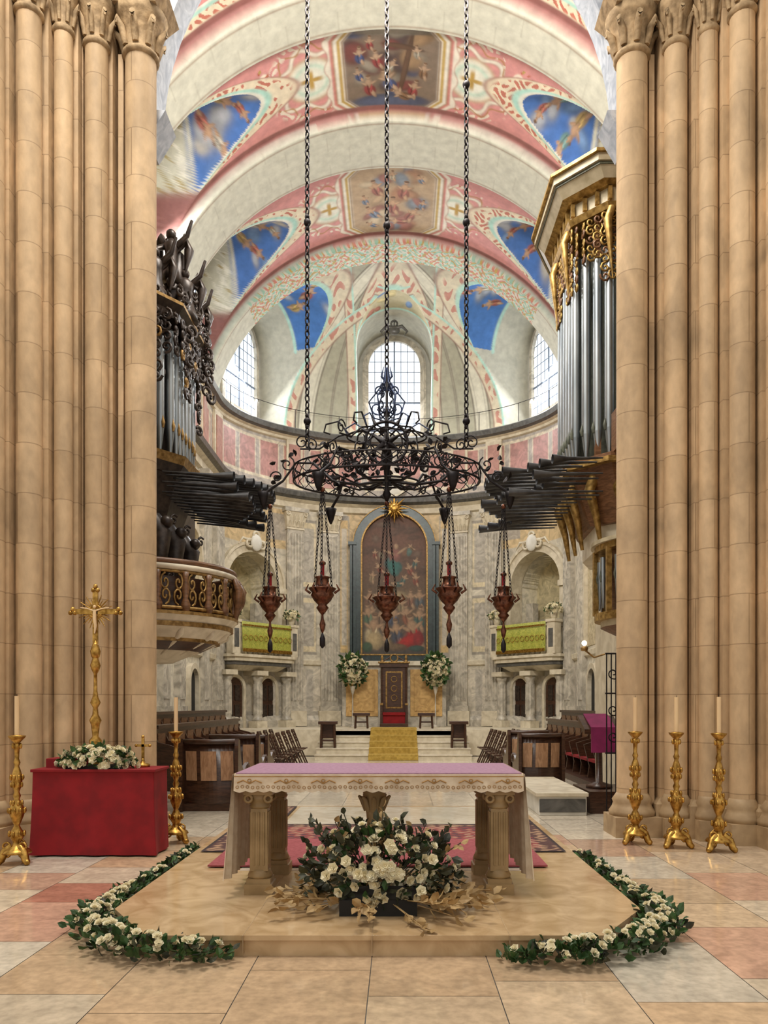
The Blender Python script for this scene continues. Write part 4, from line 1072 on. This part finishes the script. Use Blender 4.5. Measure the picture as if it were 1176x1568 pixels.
def cloth(xa,xb,y,z_top,z_bot,n,off,mm,scal=.015,ph=0):
    vs=[];fs=[];R_=5
    for i in range(n+1):
        x=xa+(xb-xa)*i/n
        for j in range(R_):
            f=j/(R_-1); z=z_top+(z_bot-z_top)*f-(abs(math.sin(i*pi/4))*scal if j==R_-1 else 0)
            vs.append((x,y+off*(.006*math.sin(i*.55+ph)*f+.012*f),z))
    for i in range(n):
        for j in range(R_-1): fs.append((i*R_+j,i*R_+R_+j,i*R_+R_+j+1,i*R_+j+1))
    b.add(vs,fs,mm,True)
cloth(x0-.01,x1+.01,y0-.012,zt,1.025,96,-1,2); cloth(x0-.01,x1+.01,y1+.012,zt,1.025,96,1,2)
b.box(x0-.01,x1+.01,y0-.012,y1+.012,zt-.01,zt,2)
b.box(x0+.005,x1-.005,y0-.008,y1-.0,zt,zt+.008,3)
b.box(x0-.01,x1+.01,y0-.024,y0-.018,zt-.022,zt-.014,4)
for i in range(56):
    x=x0+.02+(x1-x0-.04)*i/55; b.torus((x,y0-.028,1.055+.004*math.sin(i*1.3)),.012,.0025,'y',8,4,4)
for k in range(8):
    xx=x0+.12+k*.3; b.tube([(xx-.10,y0-.029,1.09),(xx-.05,y0-.03,1.112),(xx,y0-.029,1.085),(xx+.05,y0-.03,1.112),(xx+.10,y0-.029,1.09)],.006,4,4)
    b.torus((xx,y0-.029,1.108),.014,.004,'y',8,4,4)
for sx in (-1,1):
    xs=x1+.01 if sx>0 else x0-.01
    n=60;vs=[];fs=[];R_=12
    for i in range(n+1):
        y=y0-.02+(y1-y0+.04)*i/n
        for j in range(R_):
            f=j/(R_-1); z=zt-.86*f; fold=(.030*math.sin(i*.75)+.012*math.sin(i*1.9+1))*f; flare=(.05*f)
            vs.append((xs+sx*(fold+flare+.01),y-.05*f*(1-i/n),z))
    for i in range(n):
        for j in range(R_-1): fs.append((i*R_+j,i*R_+R_+j,i*R_+R_+j+1,i*R_+j+1))
    b.add(vs,fs,2,True)
b.obj('altar_table',[M_legst,M_goldd,M_cloth,M_clothp,M_emb])

b=MB()
b.box(-.28,.30,5.72,6.18,PF,PF+.12,3)
rg=random.Random(5)
flower_mass(b,0.02,5.98,.42,.40,.27,.34,90,120,.044,0,1,3,-.65,.09)
flower_mass(b,0.02,5.98,.42,.56,.28,.38,60,440,.040,0,2,4,-.5,.085)
for i in range(60):
    a=rg.uniform(0,2*pi); L=rg.uniform(.35,.80); p=Vector((.02+math.cos(a)*.25,5.98+math.sin(a)*.16,.25)); d=Vector((math.cos(a)*1.,math.sin(a)*.45,rg.uniform(-.12,.12))).normalized()
    q=p+d*L*.8; b.tube([p,q],.004,4,4)
    for k in range(5): leaf(b,p+d*L*(.45+k*.1),d,.10,4,rg)
for i in range(34):
    x=rg.uniform(-.62,.64); p=Vector((.02+x*.4,5.98,.4)); q=Vector((.02+x,5.98+rg.uniform(-.15,.15),rg.uniform(.50,.98)-abs(x)*.25)); b.tube([p,q],.004,4,2)
    for k in range(8): leaf(b,p.lerp(q,.4+k*.085),(q-p),.07,2 if i%3 else 4,rg)
for i in range(16):
    a=rg.uniform(-.3,pi+.3); r_=rg.uniform(.05,.42); rose(b,Vector((.02+r_*math.cos(a)*1.1,5.74-rg.random()*.08,.40+r_*math.sin(a)*.8)),Vector((math.cos(a)*.5,-1,.4)),.044,0,rg)
b.obj('altar_flower_arrangement',[M_rose,M_leaf,M_leafd,M_black,M_dry])

def garland(path_,name,seed):
    b=MB(); rg=random.Random(seed)
    L=[0]
    for i in range(1,len(path_)): L.append(L[-1]+math.dist(path_[i][:2],path_[i-1][:2]))
    def at(s):
        for i in range(1,len(path_)):
            if s<=L[i]: 
                f=(s-L[i-1])/(L[i]-L[i-1]); a=path_[i-1];c=path_[i]; return [a[k]+(c[k]-a[k])*f for k in range(3)]
        return list(path_[-1])
    n=int(L[-1]/.0042)
    for i in range(n):
        s=rg.uniform(0,L[-1]); x,y,r=at(s); a=rg.uniform(0,2*pi); k=rg.uniform(.1,1)
        leaf(b,Vector((x+math.cos(a)*r*k,y+math.sin(a)*r*k,.02+rg.random()*r*.8)),Vector((math.cos(a),math.sin(a),.6)),.075*rg.uniform(.8,1.3),1 if rg.random()<.75 else 2,rg)
    for i in range(int(L[-1]*50)):
        s=rg.uniform(0,L[-1]); x,y,r=at(s)
        if rg.random()>(r/.15)**2.5: continue
        a=rg.uniform(0,2*pi); k=rg.uniform(.1,.95)
        rose(b,Vector((x+math.cos(a)*r*k,y+math.sin(a)*r*k,.06+(1-k*k)*r*.8)),Vector((math.cos(a)*k,math.sin(a)*k-.3,.9)),.031*rg.uniform(.8,1.2),0,rg)
    b.obj(name,[M_rose,M_leaf,M_leafd])
garland([(-1.0,5.12,.10),(-1.35,5.12,.15),(-1.75,5.25,.17),(-2.14,5.72,.17),(-2.22,6.1,.14),(-2.2,7.2,.08),(-2.2,8.9,.06)],'flower_garland',1)
garland([(.88,5.10,.08),(1.35,5.10,.14),(1.75,5.25,.16),(2.14,5.72,.17),(2.22,6.1,.14),(2.2,7.2,.09),(2.2,8.6,.06)],'flower_garland',2)

# ---------------------------------------------------------------- red credence table with flowers
b=MB()
X0,X1,Y0,Y1,ZT=-4.0,-2.62,8.75,9.25,.98
per=[]
def seg(a,c,k): 
    for i in range(k): per.append((a[0]+(c[0]-a[0])*i/k,a[1]+(c[1]-a[1])*i/k))
seg((X0,Y0),(X1,Y0),60);seg((X1,Y0),(X1,Y1),20);seg((X1,Y1),(X0,Y1),60);seg((X0,Y1),(X0,Y0),20)
N=len(per);vs=[];fs=[];cx_,cy_=(X0+X1)/2,(Y0+Y1)/2
for j in range(8):
    f=j/7.
    for i,(x,y) in enumerate(per):
        wv=.5*math.sin(i*.45)+.3*math.sin(i*.23+1)
        k=1+.035*f*f*(1+wv) ; vs.append((cx_+(x-cx_)*k,cy_+(y-cy_)*(1+.10*f*(1+wv)),ZT-(ZT-.02)*f))
for j in range(7):
    for i in range(N): fs.append((j*N+i,j*N+(i+1)%N,(j+1)*N+(i+1)%N,(j+1)*N+i))
fs.append(tuple(range(N))); b.add(vs,fs,0,True)
b.box(X0-.02,X1+.02,Y0-.02,Y1+.02,ZT-.02,ZT+.012,0); b.box(X0+.05,X0+.55,Y0+.22,Y1+.0,ZT,ZT+.12,0)
b.obj('red_draped_table',[M_red],.006)
b=MB(); 
b.box(-3.65,-3.0,8.8,9.05,ZT+.012,ZT+.05,2)
flower_mass(b,-3.32,8.92,ZT+.06,.42,.17,.19,120,140,.046,0,1,77,-.1,.085)
b.obj('table_flower_arrangement',[M_rose,M_leaf,M_black])
b=MB(); cx_,cy_=-3.43,9.12
b.lathe(cx_,cy_,[(.11,0),(.12,.03),(.05,.08),(.03,.12),(.025,.2),(.065,.26),(.075,.31),(.035,.36),(.05,.5),(.07,.55),(.035,.62),(.028,.7),(.06,.76),(.035,.82),(.022,.9),(.020,1.1),(.045,1.15),(.06,1.2),(.035,1.28),(.018,1.34),(.018,1.5)],14,0,ZT+.012)
zc=2.83
b.box(cx_-.030,cx_+.030,cy_-.012,cy_+.012,2.45,3.1,0); b.box(cx_-.27,cx_+.27,cy_-.012,cy_+.012,zc-.030,zc+.030,0)
for p in ((cx_,3.1),(cx_-.27,zc),(cx_+.27,zc)):
    for a in (0,120,240): b.sph((p[0]+.03*math.cos(rad(a+90)),cy_,p[1]+.03*math.sin(rad(a+90))),.028,8,0)
for i in range(28):
    a=2*pi*i/28+.11; L=.21 if i%2 else .16
    b.tube([(cx_+.03*math.cos(a),cy_+.005,zc+.03*math.sin(a)),(cx_+L*math.cos(a),cy_+.005,zc+L*math.sin(a))],[.013,.004],4,0)
b.torus((cx_,cy_,zc),.075,.010,'y',20,5,0)
b.tube([(cx_,cy_-.025,zc+.02),(cx_,cy_-.03,zc-.09),(cx_+.012,cy_-.03,zc-.17),(cx_,cy_-.025,zc-.26)],[.02,.022,.017,.008],7,1)
b.sph((cx_,cy_-.03,zc+.055),.02,8,1)
for s in (-1,1): b.tube([(cx_+s*.015,cy_-.025,zc+.01),(cx_+s*.09,cy_-.02,zc+.035),(cx_+s*.17,cy_-.02,zc+.045)],[.010,.008,.006],5,1)
b.lathe(cx_,cy_,[(.014,2.25),(.05,2.3),(.06,2.36),(.035,2.44),(.02,2.47)],12,0)
b.obj('processional_cross',[M_gold,M_wax])
b=MB(); b.lathe(-2.86,9.1,[(.08,0),(.085,.03),(.03,.05),(.018,.08),(.016,.1)],12,0,ZT+.012)
b.box(-2.876,-2.844,9.09,9.11,ZT+.1,ZT+.37,0); b.box(-2.94,-2.78,9.09,9.11,ZT+.25,ZT+.28,0)
for p in ((-2.86,ZT+.37),(-2.94,ZT+.265),(-2.78,ZT+.265)): b.sph((p[0],9.1,p[1]),.02,8,0)
b.obj('small_altar_cross',[M_gold])
def candlestick(x,y,h=1.40):
    b=MB()
    pr=[(.17,.12),(.15,.15),(.06,.20),(.045,.24),(.07,.28),(.085,.33),(.05,.38),(.03,.42),(.05,.46),(.075,.52),(.09,.58),(.06,.66),(.03,.70),(.045,.74),(.028,.78),(.055,.86),(.065,.94),(.04,1.02),(.025,1.06),(.04,1.10),(.024,1.14),(.03,1.24),(.05,1.28),(.03,1.31),(.09,1.37),(.10,1.39),(.03,1.40)]
    k=h/1.40
    b.lathe(x,y,[(r*.92,z*k) for r,z in pr],18,0)
    for i in range(3):
        a=2*pi*i/3+pi/6+pi; c,s=math.cos(a),math.sin(a)
        b.tube([(x+c*.06,y+s*.06,.20),(x+c*.12,y+s*.12,.14),(x+c*.155,y+s*.155,.05),(x+c*.18,y+s*.18,.03)],[.035,.045,.04,.035],8,0)
        b.sph((x+c*.175,y+s*.175,.035),.036,8,0)
        for zz in (.12,.2): b.torus((x+c*.10,y+s*.10,zz),.04,.012,'y',10,5,0)
    for zz,rr,nn in ((.33,.084,8),(.58,.088,9),(.66,.06,7),(.94,.066,8),(.86,.055,7),(1.28,.045,6)):
        for i in range(nn):
            a=2*pi*i/nn; b.sph((x+rr*math.cos(a)*.95,y+rr*math.sin(a)*.95,zz*k),.018,6,0,(1,1,1.8))
    b.cyl((x,y,h),(x,y,h+.42),.024,n=14,m=1); b.cyl((x,y,h+.42),(x,y,h+.44),.003,n=5,m=2)
    b.obj('tall_candlestick',[M_gold,M_wax,M_black])
for x,y in ((-3.98,8.35),(-2.62,9.62),(3.10,9.55),(3.52,9.3),(3.93,9.05)): candlestick(x,y)

# ---------------------------------------------------------------- choir furniture
def pew(name,x0,x1,y,h=1.12):
    b=MB(); w=x1-x0; n=14
    b.box(x0,x1,y,y+.9,0,.12,0)
    for k in range(n):
        f0=k/n;f1=(k+1)/n; xa=x0+w*f0;xb=x0+w*f1; ya=y+.1-.12*math.sin(f0*pi);yb=y+.1-.12*math.sin(f1*pi)
        b.add([(xa,ya,.12),(xb,yb,.12),(xb,yb-.10,h),(xa,ya-.10,h),(xa,ya+.05,.12),(xb,yb+.05,.12),(xb,yb-.05,h),(xa,ya-.05,h)],[(0,1,2,3),(4,7,6,5),(3,2,6,7)],0,True)
        if k in (1,2,3,5,6,7,8,10,11,12):
            b.add([(xa,ya-.065,.5),(xb,yb-.065,.5),(xb,yb-.112,h-.14),(xa,ya-.112,h-.14)],[(0,1,2,3)],1)
    b.tube([(x0+w*i/n,y-.0-.12*math.sin(i/n*pi),h+.01) for i in range(n+1)],.045,8,0)
    b.box(x0+.05,x1-.05,y+.15,y+.6,.42,.47,0)
    ends=[(y-.12,0),(y+.85,0),(y+.85,.25),(y+.7,.35),(y+.72,.55),(y+.8,.66),(y+.72,.74),(y+.55,.70),(y+.35,.62),(y+.18,.75),(y+.08,.95),(y+.05,h+.03),(y-.06,h+.06),(y-.1,h-.05)]
    for x in (x0-.03,x1-.03): b.yprism(ends,x,x+.06,0)
    for x in (x0-.02,x1+.02): b.torus((x,y+.72,.64),.08,.03,'x',12,5,0)
    b.obj(name,[M_wood,M_woodl],0)
pew('choir_pew',-3.35,-2.45,12.5); pew('choir_pew',-3.45,-2.5,14.6); pew('choir_pew',-3.5,-2.6,16.2,1.05)
pew('choir_pew',2.55,3.4,15.2); pew('choir_pew',2.6,3.5,17.0)
def stall_row(sg):
    b=MB()
    def bx(x0,x1,*r): b.box(min(sg*x0,sg*x1),max(sg*x0,sg*x1),*r)
    for row,(x,z,yy0,yy1) in enumerate(((4.2,.0,15.4,23.4),(5.0,.25,15.4,25.2))):
        bx(x-.1,x+.75,yy0,yy1,0,z+.14,0)
        bx(x+.5,x+.58,yy0,yy1,z+.1,z+1.25,0); bx(x+.44,x+.62,yy0,yy1,z+1.25,z+1.32,0)
        n=int((yy1-yy0)/.72)
        for i in range(n+1):
            y=yy0+(yy1-yy0)*i/n
            pr=[(x+.55,z+1.2),(x+.45,z+.98),(x+.2,z+.92),(x+.02,z+.86),(x+.06,z+.7),(x+.14,z+.4),(x+.1,z+.12),(x+.55,z+.12)]
            b.xprism([(sg*p[0],p[1]) for p in pr],y-.03,y+.03,0)
            if i<n:
                bx(x+.1,x+.5,y+.05,y+(yy1-yy0)/n-.05,z+.5,z+.56,2 if row==0 else 0)
                bx(x+.485,x+.5,y+.12,y+(yy1-yy0)/n-.12,z+.65,z+1.15,1)
    b.obj('choir_stalls',[M_wood,M_woodm,M_red])
stall_row(-1); stall_row(1)
def chair(x,y,rot):
    b=MB(); b.T=Matrix.Translation((x,y,0))@Matrix.Rotation(rot,4,'Z')
    for sx in (-.2,.2):
        b.tube([(sx,-.2,0),(sx,.0,.45),(sx,.22,1.0)],.022,6,0); b.tube([(sx,.22,0),(sx,.0,.40),(sx,-.2,.46)],.022,6,0)
    for i in range(5): b.box(-.2,.2,-.2+i*.09,-.13+i*.09,.45,.475,0)
    for i in range(4): b.box(-.2,.2,.1+i*.035,.12+i*.035,.66+i*.085,.72+i*.085,0)
    b.box(-.22,.22,.2,.24,.94,1.02,0)
    b.box(-.2,.2,-.02,.0,.2,.23,0)
    b.obj('choir_chair',[M_wood])
for i in range(6):
    chair(-2.75,18.0+i*.95,rad(90)); chair(2.75,18.6+i*.9,rad(-90))
    chair(-3.4,18.0+i*.95,rad(90)); chair(3.4,18.6+i*.9,rad(-90))
b=MB(); b.box(2.35,3.1,12.0,14.6,0,.30,0); b.box(2.3,3.12,11.95,14.65,.30,.36,1); b.box(2.36,3.08,11.98,12.0,.05,.26,2)
b.obj('marble_bench_block',[M_white,M_cream,M_greyd],.01)
b=MB(); b.box(3.2,4.2,12.2,13.4,0,.35,0); b.lathe(3.5,12.8,[(.22,0),(.22,.05),(.06,.1),(.05,.9),(.12,1.0)],12,0,.35)
b.yprism([(12.55,1.25),(13.05,1.47),(13.05,1.55),(12.55,1.33)],3.2,3.8,0)
b.yprism([(12.53,1.345),(13.06,1.56),(13.06,1.58),(12.53,1.365)],3.3,3.7,1); b.yprism([(12.5,.95),(12.53,.95),(12.55,1.36),(12.52,1.36)],3.3,3.7,1)
b.obj('draped_lectern',[M_wood,M_purple])
b=MB()
for i in range(12): b.cyl((3.30+i*.07,11.6,.0),(3.30+i*.07,11.6,2.5),.010,n=6)
for z in (.1,1.0,1.9,2.5): b.cyl((3.28,11.6,z),(4.1,11.6,z),.014,n=6)
for i in range(4):
    for z in (1.25,1.65,2.2):
        b.tube([(p[0],11.6,p[1]) for p in spiral(3.4+i*.2,z,.1,1.3,i,1 if i%2 else -1)],.010,5,0)
b.obj('iron_gate',[M_iron])
b=MB(); b.lathe(3.0,11.75,[(.05,2.55),(.06,2.6),(.02,2.62)],10,0); b.sph((3.0,11.75,2.67),.04,10,1); b.tube([(3.0,11.75,2.57),(3.15,11.75,2.45),(3.3,11.7,2.5)],.015,6,0)
b.obj('wall_lamp',[M_goldd,M_bulb])
for sg in (-1,1):
    for y,z in ((21.4,9.0),(21.4,7.7),(24.1,8.8)):
        b=MB(); x=sg*(A-.12)
        b.sph((x,y,z),.13,10,0,(.5,1,1)); 
        for i in range(12): a=2*pi*i/12; b.tube([(x,y+.12*math.cos(a),z+.12*math.sin(a)),(x,y+.28*math.cos(a),z+.28*math.sin(a))],[.05,.012],5,1)
        b.cyl((x,y,z),(sg*(A-.01),y,z),.08); b.obj('gilded_rosette',[M_gold,M_goldd])

# ---------------------------------------------------------------- lighting
w=bpy.data.worlds.new('World'); scene.world=w; w.use_nodes=True
w.node_tree.nodes['Background'].inputs[0].default_value=(1.,.94,.86,1); w.node_tree.nodes['Background'].inputs[1].default_value=.74
def area(name,loc,tgt,size,e,col,sy=None):
    l=bpy.data.lights.new(name,'AREA'); l.energy=e; l.size=size; l.color=col
    if sy: l.shape='RECTANGLE'; l.size_y=sy
    o=bpy.data.objects.new(name,l); scene.collection.objects.link(o); o.location=loc
    o.rotation_euler=(Vector(tgt)-Vector(loc)).to_track_quat('-Z','Y').to_euler(); return o
area('chancel_vault_fill',(0,11.4,13.6),(0,24,13.0),3.5,400,(1,.95,.87),1.5)  # added fill above the frame to brighten the vault, not an existing lamp
area('chancel_choir_fill',(0,11.3,13.2),(0,25,2.5),3.5,760,(1,.94,.85),1.2)  # second added fill, out of view, lifts the choir and apse floor
area('crossing_fill',(-3,5.5,15),(1.0,9.5,0),3,950,(1,.94,.86))  # unseen area light added above the open crossing; there is no lantern
for i,(az,Q) in enumerate(((158,5.9),(22,5.9),(90,4.5))):
    x=math.cos(rad(az))*Q; y=YC+math.sin(rad(az))*Q
    area('window_daylight',(x,y,14.2),(0,20,6),1.8,380,(.98,.98,1),2.8)
for sg in (-1,1): area('clerestory_daylight',(sg*5.9,18.4,13.6),(0,20,6),1.3,400,(1,.97,.92))

cam=bpy.data.cameras.new('Camera'); co=bpy.data.objects.new('Camera',cam); scene.collection.objects.link(co)
co.location=(.16,0,1.72); co.rotation_euler=(pi/2,0,0)
cam.lens=27.05; cam.sensor_width=36; cam.sensor_fit='AUTO'; cam.shift_x=-.014; cam.shift_y=.1888
cam.clip_end=200
scene.camera=co
